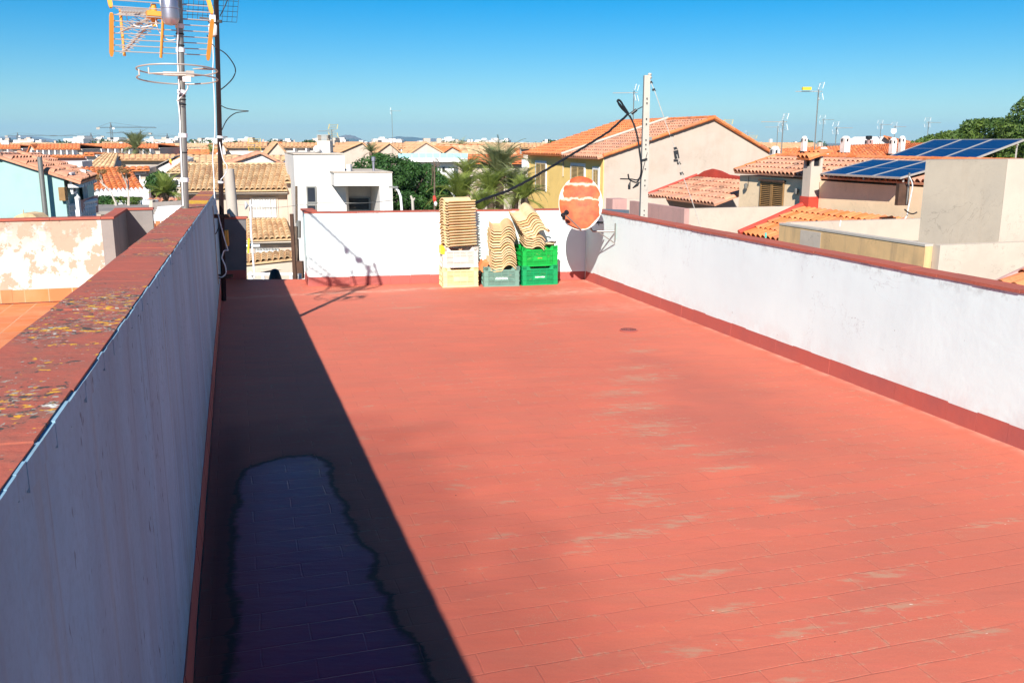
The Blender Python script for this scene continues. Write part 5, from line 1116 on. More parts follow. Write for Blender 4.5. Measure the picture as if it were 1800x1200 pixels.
# patio walls
a_ = W(1627, 430, 14.0); zt_ = a_.z; tt = reach(a_, AV, 1370, 393)
root = thing('patio_wall', 'stained brown patio wall with a chalky top, just beyond the right parapet', 'wall', Vector((a_.x, a_.y, -6)))
m = M(); m.ca(a_, 0, .14, 0, tt, -6, zt_ - .03); m.build('wall_body', MT['brown'], root)
m = M(); m.ca(a_, -.01, .15, 0, tt, zt_ - .029, zt_ + .005); m.build('top_edge', MT['concrete'], root)
m = M(); m.ca(a_, -.003, .0, tt - 1.35, tt - .72, -1, zt_ - .06); m.build('patch', MT['cream'], root)
fa = a_ + AV * tt; s_e = reach(fa, CV, 1625, 391); m = M(); m.ca(fa, .15, s_e, -.15, 0, -6, zt_ + .02); m.build('patio_wall', MT['cream'], label='cream patio wall with stained top below the orange lean-to roof', category='wall')
m = M(); m.ca(a_, .145, 6, -.15, 0, -6, zt_ + .0); m.build('patio_wall', MT['cream'], label='speckled cream wall in front of the large beige block', category='wall')
m = M(); m.ca(a_, .15, 4, .0, tt - .2, -.3, zt_ - .42); m.build('patio_floor', MT['greywall'], loc=None, label='grey patio floor slab between the brown and cream patio walls', category='patio floor')
bx0 = W(1607, 430, 14.6); zt_b = W(1624, 282, 14.6).z; m = M()
a1_ = W(1608, 430, 14.5); a2_ = W(1751, 430, 15.1); b1_ = W(1624, 281.5, 14.6); b2_ = W(1766, 283, 15.1)
EXB = Vector((.40, .8, 0)); al = Vector((a1_.x + .05, a1_.y, -6)); ar = Vector((a2_.x + .03, a2_.y, -6)); ztb = b1_.z
m.prism([al, ar, Vector((ar.x, ar.y, ztb)), Vector((al.x, al.y, ztb))], EXB); m.build('stair_block', MT['beige'], label='large square beige rendered stair block behind the cream wall', category='building')
m = M(); m.prism([ar + Vector((.002, 0, 0)), ar + CV * 3.2, Vector((ar.x + 3.2 * CV.x, ar.y + 3.2 * CV.y, ztb)), Vector((ar.x + .002, ar.y, ztb))], EXB); m.build('stair_block', MT['cream'], label='bright cream block joining the right side of the beige block', category='building')
m = M(); q_ = W(1476, 388, 17.5); m.tube([W(1476, 398, 17.4), W(1478, 387, 17.4)], .012, 6); m.build('pipe', MT['white_tr'], label='short white pipe stub standing on the patio wall', category='pipe')
m = M(); m.tube([W(1346, 418, 15), W(1346, 409, 15)], .018, 8); m.build('pipe', plain('turquoise plastic', (.1, .5, .4)), label='small turquoise pipe end above the right coping', category='pipe')
# near roof corner at right edge
root = thing('corner_roof', 'orange tile roof corner peeking over the coping at the right edge', 'roof', W(1790, 490, 11.5))
n0 = W(1748, 503, 12.0); n1 = W(1806, 463, 12.5); m = M(); roof_sheet(m, n0, n0 - AV * 3, n0 + CV * 1.4 + ZV * .5, n0 - AV * 3 + CV * 1.4 + ZV * .5, .235, .40, .06, 8); m.build('tiles', MT['roof_orange'], root)
m = M(); m.tube([n0 + ZV * .03, n0 + CV * 1.4 + ZV * .53], .05, 6); m.build('mortar', MT['mauve'], root)

# ------------------------------------------------------------------ concrete pole with its cables
PY = 20.5
pb_, pt_ = W(1130.5, 392, PY), W(1137, 133, PY); root = thing('utility_pole', 'tall tapered concrete utility pole with bolt holes in front of the peach gable', 'utility pole', Vector((pb_.x - .05, PY, -6)))
m = M(); d_ = (pt_ - pb_).normalized(); lo_ = pb_ - d_ * 6; rot_ = d_.to_track_quat('Z', 'Y').to_matrix()
def sq(c, w_, d2): return [c + Vector((x * w_ / 2, y * d2 / 2, 0)) for x, y in ((-1, -1), (1, -1), (1, 1), (-1, 1))]
vs = sq(lo_, .22, .3) + sq(pb_, .165, .24) + sq(pt_, .125, .18); m.add(vs, [(3, 2, 1, 0), (8, 9, 10, 11)] + [(i + o_, (i + 1) % 4 + o_, (i + 1) % 4 + 4 + o_, i + 4 + o_) for o_ in (0, 4) for i in range(4)]); m.build('shaft', MT['concrete'], root)
m = M()
for yy in (173, 181, 209, 218, 246, 254, 262, 317, 326, 370, 378, 297):
    c_ = W(1137 - (yy - 133) * .026 + 1.5, yy, PY - .12); m.lathe(c_, [(.014, -.01), (.014, .012)], 8, ax=(0, -1, 0))
m.build('bolt_holes', MT['black'], root)
m = M(); c_ = W(1142, 138, PY); m.lathe(c_ - ZV * .02, [(.03, 0), (.05, .04), (.03, .07), (.045, .1), (.03, .13)], 10); m.build('insulator', MT['concrete'], root, smooth=50)
m = M(); m.box(W(1132, 280.5, PY - .14), (.15, .02, .03), rot=Matrix.Rotation(-.25, 3, 'Y')); m.build('strap', MT['black'], root)
m = M(); m.box(W(1142, 244, PY), (.09, .1, .07)); m.build('clamp', MT['metal'], root)
# guy wire with cable clamps, running down to the right
gy = [W(1142, 140, PY), W(1150, 158, PY - .2), W(1163, 195, PY - .6), W(1177, 236, PY - 1.1), W(1187, 262, PY - 1.5), W(1198, 303, PY - 2.0), W(1216, 352, PY - 2.8), W(1232, 400, PY - 3.6)]
root = thing('guy_wire', 'thin pale guy wire slanting down right of the concrete pole, with dark clamps and insulators', 'guy wire', gy[-1])
m = M(); m.tube(gy, .008, 5); m.build('wire', MT['concrete'], root)
for px_, py_, Y_, big in ((1144, 145, PY - .05, 0), (1149, 158, PY - .2, 0), (1180, 238.5, PY - 1.15, 0), (1187, 261, PY - 1.5, 0), (1189, 272, PY - 1.6, 1), (1193, 287, PY - 1.7, 0), (1198, 305, PY - 2.0, 0)):
    m = M(); c_ = W(px_, py_, Y_)
    if big: m.box(c_, (.09, .06, .17), rot=Matrix.Rotation(-.2, 3, 'Y')); m.box(c_ + Vector((0, 0, -.12)), (.10, .05, .05))
    else: m.box(c_, (.06, .05, .05), rot=Matrix.Rotation(-.3, 3, 'Y')); m.tube([c_, c_ + Vector((.05, 0, -.02))], .01, 5)
    m.build('cable_clamp' if not big else 'egg_insulator', MT['black'], root)
wire([W(1143, 246, PY), W(1138, 268, PY - .1), W(1131, 295, PY - .12), W(1125, 322, PY - .15)], .007, MT['black'], 'hair-thin dark wire along the right edge of the concrete pole')
CY = PY - .2
K0 = W(1104, 201, CY)
bc = 'bundle of black overhead cables sweeping from the concrete pole down to the left'
root = thing('overhead_cable', bc, 'overhead cable', K0)
pts = [K0, W(1070, 232, CY - .3), W(1030, 257, CY - .8), W(1000, 275, CY - 1.3), W(960, 299, CY - 2.0), W(920, 322, CY - 2.8), W(890, 337, CY - 3.5), W(860, 347, CY - 4), W(800, 372, CY - 5), W(740, 395, CY - 6)]
for ph in range(3):
    P = [Vector(p) for p in pts]; out = []
    for i in range(len(P) - 1):
        for s_ in range(10): t = s_ / 10; a = (i * 10 + s_) * .55 + ph * 2.09; q_ = P[i].lerp(P[i + 1], t); out.append(q_ + Vector((math.cos(a) * .014, 0, math.sin(a) * .014)))
    m = M(); m.tube(out, .0135, 5); m.build('strand', MT['black'], root, smooth=60)
wire([K0, W(1098, 190, CY), W(1091, 178, CY), W(1086, 176, CY), W(1088, 184, CY), W(1096, 194, CY), W(1105, 202, CY)], .02, MT['black'], '', name='end_loop', parent=root)
wire([K0, W(1100, 195, CY), W(1092, 186, CY), W(1085, 178, CY), W(1089, 177, CY), W(1096, 186, CY), W(1105, 200, CY)], .02, MT['black'], '', name='end_loop', parent=root)
m = M(); m.tube([W(1110, 200, CY), W(1119, 193, CY)], .035, 8); m.tube([K0, W(1129, 188, CY)], .012, 6); m.build('tension_clamp', MT['black'], root)
wire([K0, W(1111, 212, CY), W(1118, 232, CY), W(1122, 250, CY), W(1124, 268, CY), W(1127, 290, CY), W(1126, 308, CY), W(1120, 320, CY), W(1112, 319, CY), W(1106, 315, CY), W(1104, 306, CY)], .018, MT['black'], 'thick black cable dropping along the left side of the concrete pole')
wire([W(1107, 203, CY), W(1115, 220, CY), W(1121, 242, CY), W(1124, 262, CY), W(1127.5, 285, CY), W(1127, 305, CY), W(1121, 316, CY), W(1109, 315, CY), W(1090, 314.5, CY)], .016, MT['black'], 'second black cable down the concrete pole, ending in a cut stub')
root = thing('cable_weights', 'two dark capped cable ends dangling left of the concrete pole', 'cable ends', W(1110, 325, CY)); m = M()
m.tube([W(1108, 319, CY), W(1106, 326, CY), W(1106, 333, CY)], [.008, .03, .028], 7); m.tube([W(1124, 320, CY), W(1120, 325, CY), W(1112, 331, CY)], [.01, .035, .012], 7); m.build('cable_caps', MT['black'], root)
wire([W(690, 352, 18), W(640, 357, 17), W(560, 357, 17), W(480, 365, 18), W(410, 358, 18)], .005, MT['metal'], 'very thin wire strung across the white modern house front')
# aerials on the right skyline
antenna(W(1429, 300, 30), W(1437, 158, 30).z - W(1429, 300, 30).z, 'yellow-headed tv aerial on a tall leaning pole above the square chimney', math.pi * .98, mat='alu', cap='white_pl', sc_=.85)
m = M(); m.box(W(1418, 156, 29.9), (.28, .10, .09)); m.build('aerial_housing', MT['yellow_pl'], label='yellow boxy dipole housing of the tall aerial above the chimney', category='aerial housing')
antenna(W(1373, 275, 36), W(1377, 212, 36).z - W(1373, 275, 36).z, 'white-finned tv aerial on a dark pole left of the square chimney', math.pi, sc_=1.0)
antenna(W(1277, 240, 46), .55, 'yellow-finned tv aerial peeking over the right slope of the peach gable', math.pi * .7, cap='yellow_pl', sc_=1.0)
antenna(W(1321, 262, 46), .5, 'small yellow aerial low beside the end of the gable slope', math.pi * .6, cap='yellow_pl', sc_=.7)
antenna(W(1313, 243, 46), .3, 'tiny dark aerial stub just above the gable slope', 0, sc_=.4)
antenna(W(1365, 262, 37), .9, 'thin white pole aerial beside the dark pole aerial', math.pi, sc_=.6)
antenna(W(1444, 262, 60), 1.9, 'slender vertical aerial first right of the tall leaning pole', 0.3, sc_=.9)
antenna(W(1468, 260, 62), 1.35, 'faint aerial with a long side boom second right of the leaning pole', 0.1, sc_=1.3)
antenna(W(1546, 254, 60), 1.3, 'thin aerial next to the black chimney cowl on the right skyline', 0.2, sc_=.9)
antenna(W(1571, 252, 60), 1.1, 'thin aerial with a small dish above the small white gable', 0.2, sc_=.9)
antenna(W(1629, 252, 55), 1.25, 'thin aerial with a white dish at the left end of the pine trees', 0.15, sc_=.9)
for px_, py_, D_, l in ((1571, 231, 59, 'small white dish on the aerial above the small white gable'), (1629, 245, 54, 'small white dish at the left end of the pine trees')):
    m = M(); m.lathe(W(px_, py_, D_), [(.02, -.06), (.14, -.02), (.17, .03)], 12, ax=(-.3, -1, .3)); m.build('satellite_dish', MT['white_pl'], label=l, category='satellite dish')
# small white aerial on the left of the pole
root = antenna(W(1113, 212, 26), .8, 'white-finned aerial just left of the concrete pole top', math.pi * .9, sc_=.7)
# thin aerials further left
antenna(W(449, 290, 52), 1.15, 'pale tv aerial with yellow fins over the tan roofs left of centre', 2.0, cap='yellow_pl', sc_=1.1)
antenna(W(691, 280, 70), 3.6, 'tall thin aerial mast in front of the far hills', 0.1, sc_=.8)

# big orange roof block behind the solar house
DB = 44
root = thing('house', 'long orange-roofed house behind the chimney with white chimneys on its ridge', 'house', W(1450, 280, DB))
m = M(); roof_sheet(m, W(1330, 283, DB), W(1590, 300, DB - 6), W(1362, 263, DB + 5), W(1535, 254, DB + 4), .22, .42, .045, 5)
roof_sheet(m, W(1535, 290, DB - 2), W(1700, 300, DB - 8), W(1535, 254, DB + 4), W(1625, 252, DB + 2), .22, .42, .045, 5); m.build('roof', MT['roof_orange'], root)
m = M(); a_, b_ = W(1330, 284, DB + .2), W(1690, 284, DB + .2); m.prism([a_, b_, Vector((b_.x, b_.y, -6)), Vector((a_.x, a_.y, -6))], AV * 3); m.build('wall', MT['cream'], root)
def pot(px_, y0, y1, D_, w_, label, mat='whitehouse', cap='roof_orange', dome=True):
    c_ = W(px_, y0, D_); zt_ = W(px_, y1, D_).z; h_ = zt_ - c_.z; root = thing('chimney', label, 'chimney', c_, 'small rooftop chimneys')
    m = M(); m.box(c_ + ZV * (h_ / 2 - .1), (w_, w_, h_ - .02 + .2), R(TH))
    if dome: m.lathe(c_ + ZV * (h_ - .02), [(w_ * .6, 0), (w_ * .55, .07), (w_ * .3, .12)], 10)
    m.build('stack', MT[mat], root)
    m = M(); m.box(c_ + ZV * (h_ - .1) - Vector((.02, w_ / 2 + .003, 0)), (w_ * .5, .02, .12)); m.box(c_ + ZV * (h_ - .1) + Vector((w_ * -.55, 0, 0)), (.03, w_ * .5, .12)); m.build('vent_hole', MT['black'], root)
    return root
pot(1413, 259, 243, 46, .22, 'slim white domed chimney first from the left on the orange ridge')
pot(1485.5, 261, 243, 45, .34, 'wide white domed chimney in the middle of the orange ridge')
pot(1569, 263, 246, 43, .24, 'left one of two white chimneys next to the upper solar row')
pot(1584.5, 261, 243, 43, .22, 'right one of two white chimneys next to the upper solar row')
pot(1447, 277, 264, 31, .24, 'small white chimney with tile cap behind the square chimney', cap='roof_orange')
pot(1362, 274, 262, 33, .26, 'small cream chimney at the left end of the pink tiled ridge')
root = pot(1527, 254, 246, 50, .3, 'red and white chimney with a round black cowl on the right skyline', mat='mauve', dome=False)
m = M(); c_ = W(1527, 246, 50); m.lathe(c_, [(.08, -.03), (.08, .03), (.16, .04), (.17, .2), (.1, .22)], 12); m.build('cowl', MT['black'], root, smooth=50)
root = thing('house', 'small white gable with an orange roof slope on the right skyline', 'house', W(1560, 255, 60))
m = M(); a_ = W(1528, 256, 60); m.prism([W(1530, 254, 60), W(1554, 240, 60), W(1572, 252, 60), Vector((W(1572, 252, 60).x, 60, -6)), Vector((a_.x, 60, -6))], AV * 3); m.build('wall', MT['whitehouse'], root)
m = M(); roof_sheet(m, W(1574, 253, 59.6), W(1640, 257, 58), W(1553, 238.5, 59.6), W(1590, 247, 66), .25, .4, .04, 4); m.build('roof', MT['roof_orange'], root)

# ------------------------------------------------------------------ vegetation
def foliage(m, blobs, n, size, rng, mi=0, flat=0):
    """leaf cards over clumps; blobs: (centre, radii)"""
    vol = [b[1][0] * b[1][1] + b[1][0] * b[1][2] for b in blobs]; tot = sum(vol)
    for (c, r), v in zip(blobs, vol):
        k_ = int(n * v / tot); tone = rng.random()
        for _ in range(k_):
            d = Vector((rng.gauss(0, 1), rng.gauss(0, 1), rng.gauss(0, 1))).normalized(); rr = rng.uniform(.55, 1.05) ** .6
            p = Vector(c) + Vector((d.x * r[0], d.y * r[1], d.z * r[2])) * rr
            nn = (d + Vector((rng.uniform(-.8, .8), rng.uniform(-.8, .8), rng.uniform(-.5, .9)))).normalized()
            x = nn.orthogonal().normalized(); a = rng.uniform(0, 6.28); y = nn.cross(x); u = (x * math.cos(a) + y * math.sin(a)) * size * rng.uniform(.6, 1.3); w_ = nn.cross(u).normalized() * size * rng.uniform(.3, .6)
            m.quad(p - u, p + w_ - nn * size * .15, p + u, p - w_ - nn * size * .15, a=min(1, max(0, tone * .6 + rng.uniform(0, .4))), mi=mi)
def leafy_tree(name, label, c, radii, n_blob, blob_r, n, size, mat, seed, trunk=None, group=None, cat='tree', blobs=None, squash=1):
    rng = random.Random(seed); c = Vector(c); base = Vector((c.x, c.y, -6)) if trunk is None else Vector(trunk)
    root = thing(name, label, cat, base, group); B = []
    if blobs is None:
        for _ in range(n_blob):
            while True:
                q = Vector((rng.uniform(-1, 1), rng.uniform(-1, 1), rng.uniform(-.8, 1)))
                if .35 < q.length < 1: break
            s_ = blob_r * rng.uniform(.6, 1.25); B.append((c + Vector((q.x * (radii[0] - s_), q.y * (radii[1] - s_), q.z * (radii[2] - s_))), (s_, s_, s_ * .75)))
    else:
        for b in blobs:
            B.append((Vector(b[0]), (b[1], b[1], b[1] * .8)))
    m = M(); foliage(m, B, n, size, rng); m.build('crown', MT[mat], root)
    m = M(); m.tube([base, base.lerp(c, .4) + Vector((.1, 0, 0)), c - ZV * radii[2] * .2], [.22, .17, .1], 8)
    for i in range(0, len(B), max(1, len(B) // 9)): m.tube([base.lerp(c, .55), base.lerp(c, .8).lerp(B[i][0], .4), B[i][0]], [.10, .06, .03], 6)
    m.build('trunk', MT['bark'], root); return root
rng = random.Random(3)
# ficus: blobs laid so that the outline matches
TY = 44; B = []
for _ in range(150):
    px_ = rng.uniform(618, 790); top = np.interp(px_, [612, 640, 665, 700, 728, 755, 775, 800], [300, 275, 268, 274, 284, 291, 305, 325])
    py_ = rng.uniform(top + 9, 372); B.append((W(px_, py_, TY + rng.uniform(-2.4, 2.4)), rng.uniform(.32, .5)))
for px_ in range(620, 792, 7):
    top = np.interp(px_, [612, 640, 665, 700, 728, 755, 775, 800], [300, 275, 268, 274, 284, 291, 305, 325]); B.append((W(px_, top + 8 + rng.uniform(-2, 3), TY + rng.uniform(-1, 1)), rng.uniform(.22, .36)))
leafy_tree('ficus_tree', 'large dense dark green tree behind the white modern house', W(700, 340, TY), (2.4, 2.4, 2), 0, 0, 30000, .075, 'leaf_dark', 1, blobs=B)
def top_tree(name, label, xs, tops, bottom, Y, dY, nb, br, n, size, mat, seed, group=None):
    rng = random.Random(seed); B = []
    for _ in range(nb):
        px_ = rng.uniform(xs[0], xs[-1]); top = float(np.interp(px_, xs, tops)); B.append((W(px_, rng.uniform(top + br * 1588 / Y * .7, bottom), Y + rng.uniform(-dY, dY)), br * rng.uniform(.7, 1.2)))
    for _ in range(nb // 2):
        px_ = rng.uniform(xs[0], xs[-1]); top = float(np.interp(px_, xs, tops)); B.append((W(px_, top + br * 1588 / Y * .55, Y + rng.uniform(-dY, dY) * .4), br * rng.uniform(.5, .8)))
    return leafy_tree(name, label, W(sum(xs) / len(xs), (min(tops) + bottom) / 2, Y), (1, 1, 1), 0, 0, n, size, mat, seed, blobs=B, group=group)
top_tree('pine_tree', 'low rounded green tree at the left end behind the upper solar row', [1603, 1625, 1650, 1680], [252, 240, 233, 228], 285, 52, 2, 40, .42, 5000, .10, 'leaf_mid', 11, 'pine trees on the right skyline')
top_tree('pine_tree', 'broad sunlit green tree behind the middle of the upper solar row', [1672, 1695, 1700, 1740, 1770, 1780], [232, 226, 212, 208, 208, 216], 290, 48, 3, 90, .45, 12000, .10, 'leaf_mid', 12, 'pine trees on the right skyline')
top_tree('pine_tree', 'tallest dark tree cut by the right edge of the photo', [1765, 1775, 1785, 1795, 1830, 1900], [222, 206, 190, 172, 165, 160], 300, 45, 3, 90, .5, 14000, .10, 'leaf_mid', 13, 'pine trees on the right skyline')
top_tree('garden_bush', 'dense leafy green bush beside the small balcony', [262, 270, 285, 300], [312, 303, 300, 313], 340, 38, 1, 30, .28, 3500, .07, 'leaf_dark', 14)
top_tree('garden_bush', 'left round hedge bush behind the low white planter', [206, 212, 222], [349, 345, 348], 357, 31, .4, 14, .17, 1200, .05, 'leaf_mid', 15, 'round hedge bushes on the planter')
top_tree('garden_bush', 'right round hedge bush behind the low white planter', [226, 235, 247], [349, 345, 350], 357, 31, .4, 16, .17, 1400, .05, 'leaf_mid', 16, 'round hedge bushes on the planter')
top_tree('garden_bush', 'dark bush left of the planter under the orange roof', [170, 185, 204], [347, 342, 346], 357, 32.2, .4, 16, .2, 1400, .06, 'leaf_dark', 17)
top_tree('far_tree', 'dark tree clump on the skyline left of the louvred chimney', [455, 468, 480, 484], [254, 249, 247, 252], 262, 130, 3, 14, .9, 1200, .2, 'leaf_far', 18, 'far tree clumps on the skyline')
top_tree('far_tree', 'small dark tree crown right beside the louvred chimney', [536, 545, 556], [249, 245, 249], 256, 120, 3, 10, .7, 900, .18, 'leaf_far', 19, 'far tree clumps on the skyline')
top_tree('far_tree', 'dark tree clump on the skyline above the far orange roofs', [770, 785, 805, 812], [253, 250, 251, 254], 262, 160, 3, 14, 1, 1000, .22, 'leaf_far', 20, 'far tree clumps on the skyline')
top_tree('far_tree', 'small dark tree peeking over the left end of the yellow house roof', [967, 980, 996], [251, 246, 248], 256, 80, 2, 10, .5, 900, .12, 'leaf_far', 21, 'far tree clumps on the skyline')
top_tree('far_tree', 'dark green tree tip just right of the gable slope', [1335, 1345, 1356], [256, 257, 264], 268, 60, 1, 10, .3, 700, .09, 'leaf_dark', 22, 'far tree clumps on the skyline')
def palm(label, c, size, n_fr, mat, seed, up=.5, droop=1.0, ground=None, dry=0, group='palms in the town', nl=30):
    rng = random.Random(seed); c = Vector(c); base = Vector((c.x, c.y, -6)); root = thing('palm_tree', label, 'palm tree', base, group)
    m = M(); L0 = (c - base).length; n_ = 14; m.tube([base.lerp(c, i / n_) for i in range(n_ + 1)], [size * (.085 + .012 * (i % 2)) for i in range(n_ + 1)], 9); m.lathe(c - ZV * size * .25, [(size * .08, 0), (size * .13, size * .12), (size * .1, size * .28)], 9); m.build('trunk', MT['bark'], root)
    for f in range(n_fr):
        m = M(); az = f * 2.399 + rng.uniform(-.2, .2); e = rng.uniform(-.3, 1.3) if f > n_fr * .4 else rng.uniform(up + .35, 1.5)
        h = Vector((math.cos(az), math.sin(az), 0)); L = size * rng.uniform(.85, 1.1); pts = []; p = c.copy(); ang = e; nseg = 12
        for i in range(nseg + 1):
            pts.append(p.copy()); ang -= droop * (.03 + .016 * i) * (1.1 if e < 1 else .8); p = p + (h * math.cos(ang) + ZV * math.sin(ang)) * (L / nseg)
        isdry = 1 if (dry and e < 0 and rng.random() < dry) else 0
        m.tube(pts, [size * .013 * (1 - .8 * i / nseg) for i in range(nseg + 1)], 4, mi=isdry, a=.8, cap=False)
        side = ZV.cross(h).normalized(); tone = rng.random() * .6
        for i in range(nl):
            t = (i + 1.5) / (nl + 1); k_ = min(nseg - 1, int(t * nseg)); q = pts[k_].lerp(pts[k_ + 1], t * nseg - k_); tg = (pts[k_ + 1] - pts[k_]).normalized()
            ll = size * .30 * (math.sin(min(1, t * 1.15 + .12) * math.pi) ** .6 + .12)
            up_ = side.cross(tg); up_ = -up_ if up_.z < 0 else up_
            for s_ in (-1, 1):
                dirv = (side * s_ * .75 + tg * .75 + up_ * .30 + Vector((0, 0, -.1 * rng.random()))).normalized(); tip = q + dirv * ll * rng.uniform(.85, 1.1) - ZV * ll * .12; wv = tg * size * .013
                m.quad(q - wv, q + wv, tip, a=min(1, tone + rng.uniform(0, .4)), mi=isdry)
        m.build('frond', [MT[mat], MT['dry']], root)
    return root
palm('tall feathery date palm behind the crates, highest of the palm cluster', W(878, 308, 40), 2.0, 44, 'palm_dark', 31, group='palm cluster behind the crates', dry=.5)
palm('bushy palm left of the tall date palm, with fronds low over the parapet', W(808, 352, 34), 1.6, 30, 'palm', 32, group='palm cluster behind the crates')
palm('palm in the middle of the cluster directly below the tall date palm', W(862, 340, 37), 1.5, 34, 'palm', 33, group='palm cluster behind the crates', dry=.4)
palm('grey green palm at the right of the cluster against the yellow house', W(905, 340, 38), 1.6, 34, 'palm_dark', 34, group='palm cluster behind the crates', dry=.4)
palm('short palm crown just above the parapet, lowest of the cluster', W(845, 372, 33), 1.2, 26, 'palm', 35, group='palm cluster behind the crates')
palm('upper left palm of the cluster in front of the glass balustrade house', W(822, 312, 44), 1.4, 30, 'palm', 36, group='palm cluster behind the crates')
palm('broad palm filling the right side of the cluster below the air conditioner', W(922, 350, 36), 1.3, 30, 'palm', 43, group='palm cluster behind the crates')
palm('small palm rising out of the big dark tree', W(652, 268, 60), 1.0, 22, 'palm_dark', 37)
palm('bright green fan palm between the bush and the grey mast', W(291, 340, 26), .78, 30, 'palm', 38, up=.3, droop=.8)
palm('large grey green palm on the town skyline left of the masts', W(239, 262, 85), 2.3, 34, 'palm_dark', 39)
palm('small palm at the porch of the mint house', W(160, 343, 24), .45, 18, 'palm', 40)
palm('tiny far palm on the skyline right of the glass balustrade house', W(811, 262, 120), 2.0, 20, 'palm_dark', 41, nl=16)
palm('tiny palm crowns above the tan roofs beside the dark mast', W(371, 268, 90), 1.2, 18, 'palm', 42, nl=16)
# bare tree
root = thing('bare_tree', 'nearly leafless grey tree with rusty tufts in front of the orange corrugated roof', 'tree', W(205, 356, 30)); m = M(); lv = M(); rng = random.Random(8)
def branch(p, d, L, r, dep):
    q = p + d * L; mid_ = p.lerp(q, .5) + Vector((rng.uniform(-1, 1), 0, rng.uniform(-1, 1))) * L * .08; m.tube([p, mid_, q], [r, r * .85, r * .65], 5)
    if dep == 0:
        foliage(lv, [(q, (.13, .13, .07))], 38, .035, rng); return
    for _ in range(2 if dep < 3 else 3):
        nd = (d + Vector((rng.uniform(-.7, .7), rng.uniform(-.5, .5), rng.uniform(-.1, .5)))).normalized(); branch(q, nd, L * rng.uniform(.6, .8), r * .6, dep - 1)
branch(W(204, 358, 30), Vector((-.35, 0, 1)).normalized(), .42, .035, 3); branch(W(226, 356, 30), Vector((.05, 0, 1)), .40, .04, 3)
m.tube([W(204, 358, 30), W(204, 358, 30) - ZV * 2], .04, 6); m.tube([W(226, 356, 30), W(226, 356, 30) - ZV * 2], .045, 6)
m.build('branches', MT['concrete'], root); lv.build('leaf_tufts', MT['dry'], root)
# flag
m = M(); m.tube([W(300, 292, 44), W(297, 274, 44)], .015, 5); root = thing('flag', 'tiny red and yellow flag on the white gabled house', 'flag', W(298, 290, 44)); m.build('pole', MT['metal'], root)
m = M(); m.prism([W(297, 277, 44), W(301, 281, 44), W(302, 289, 44), W(297.5, 285, 44)], (0, .01, 0)); m.build('cloth', MT['yellow_pl'], root)
m = M(); m.prism([W(297, 284, 43.98), W(301.5, 288, 43.98), W(302, 291, 43.98), W(298, 288, 43.98)], (0, .01, 0)); m.build('red_stripe', MT['flash'], root)
# old wooden lamp post before the tree
root = thing('wooden_pole', 'weathered pole with tangled wires and a red wrap right of the big dark tree', 'utility pole', W(764, 364, 22)); m = M(); m.tube([W(764, 370, 22) - ZV * 2, W(764, 366, 22), W(763.5, 286, 22)], [.028, .024, .018], 8); m.build('pole', MT['bark'], root)
m = M()
for i in range(4): c_ = W(766 + i * .8, 284 + i * 1.5, 22); m.tube([c_ + Vector((.06 * math.cos(t), .03 * math.sin(t * 1.3), .07 * math.sin(t))) for t in [j * .5 for j in range(13)]], .006, 4)
m.tube([W(762, 300, 22), W(759.5, 292, 22), W(760, 310, 22), W(758, 326, 22)], .01, 4); m.build('wire_tangle', MT['bark'], root)
m = M(); m.tube([W(763, 344, 21.98), W(764, 350, 21.98), W(765, 358, 21.98)], [.03, .05, .03], 7); m.build('wrap', MT['flash'], root)
m = M(); m.tube([W(765, 354, 21.96), W(766, 358, 21.96), W(766, 362, 21.96)], [.02, .045, .02], 6); m.build('cloth', MT['white_tr'], root)
root = thing('garden_lamp', 'small cream branching lamp stump above the parapet in front of the dark tree', 'lamp', W(726, 365, 20)); m = M(); m.tube([W(726, 370, 20), W(725, 352, 20), W(722, 344, 20)], [.03, .03, .02], 7); m.tube([W(725, 355, 20), W(729, 348, 20)], .018, 6); m.build('post', MT['concrete'], root)
# white house with glass balustrade
DG = 70
root = thing('glass_terrace_house', 'white house with a long pale glass balustrade behind the big dark tree', 'house', Vector((W(760, 300, DG).x, DG, -6)))
a_, b_ = W(690, 278, DG), W(824, 278, DG); zt_, zb_ = W(760, 278, DG).z, W(760, 284.5, DG).z
m = M(); m.prism([a_, b_, b_ + ZV * (zb_ - zt_), a_ + ZV * (zb_ - zt_)], (0, 7, 0)); m.prism([a_ + Vector((0, .8, zb_ - zt_ - .01)), b_ + Vector((-1.2, .8, zb_ - zt_ - .01)), Vector((b_.x - 1.2, DG + .8, -6)), Vector((a_.x, DG + .8, -6))], (0, 6, 0)); m.build('wall', MT['white_tr'], root)
k = N('pale glass'); MT['bglass'] = k.out((.35, .62, .64), .1, spec=.6)
for i in range(10):
    m = M(); x0_, x1_ = 700 + i * 12.3, 700 + (i + 1) * 12.3 - .8; p_, q_ = W(x0_, 277.6, DG), W(x1_, 277.6, DG); m.prism([p_, q_, q_ + ZV * .34, p_ + ZV * .34], (0, .03, 0)); m.build('glass_panel', MT['bglass'], root)
window(root, W(777, 303, DG + .78), Vector((1, 0, 0)), .25, .42, Vector((0, -1, 0)), frame='metal', mull=0)
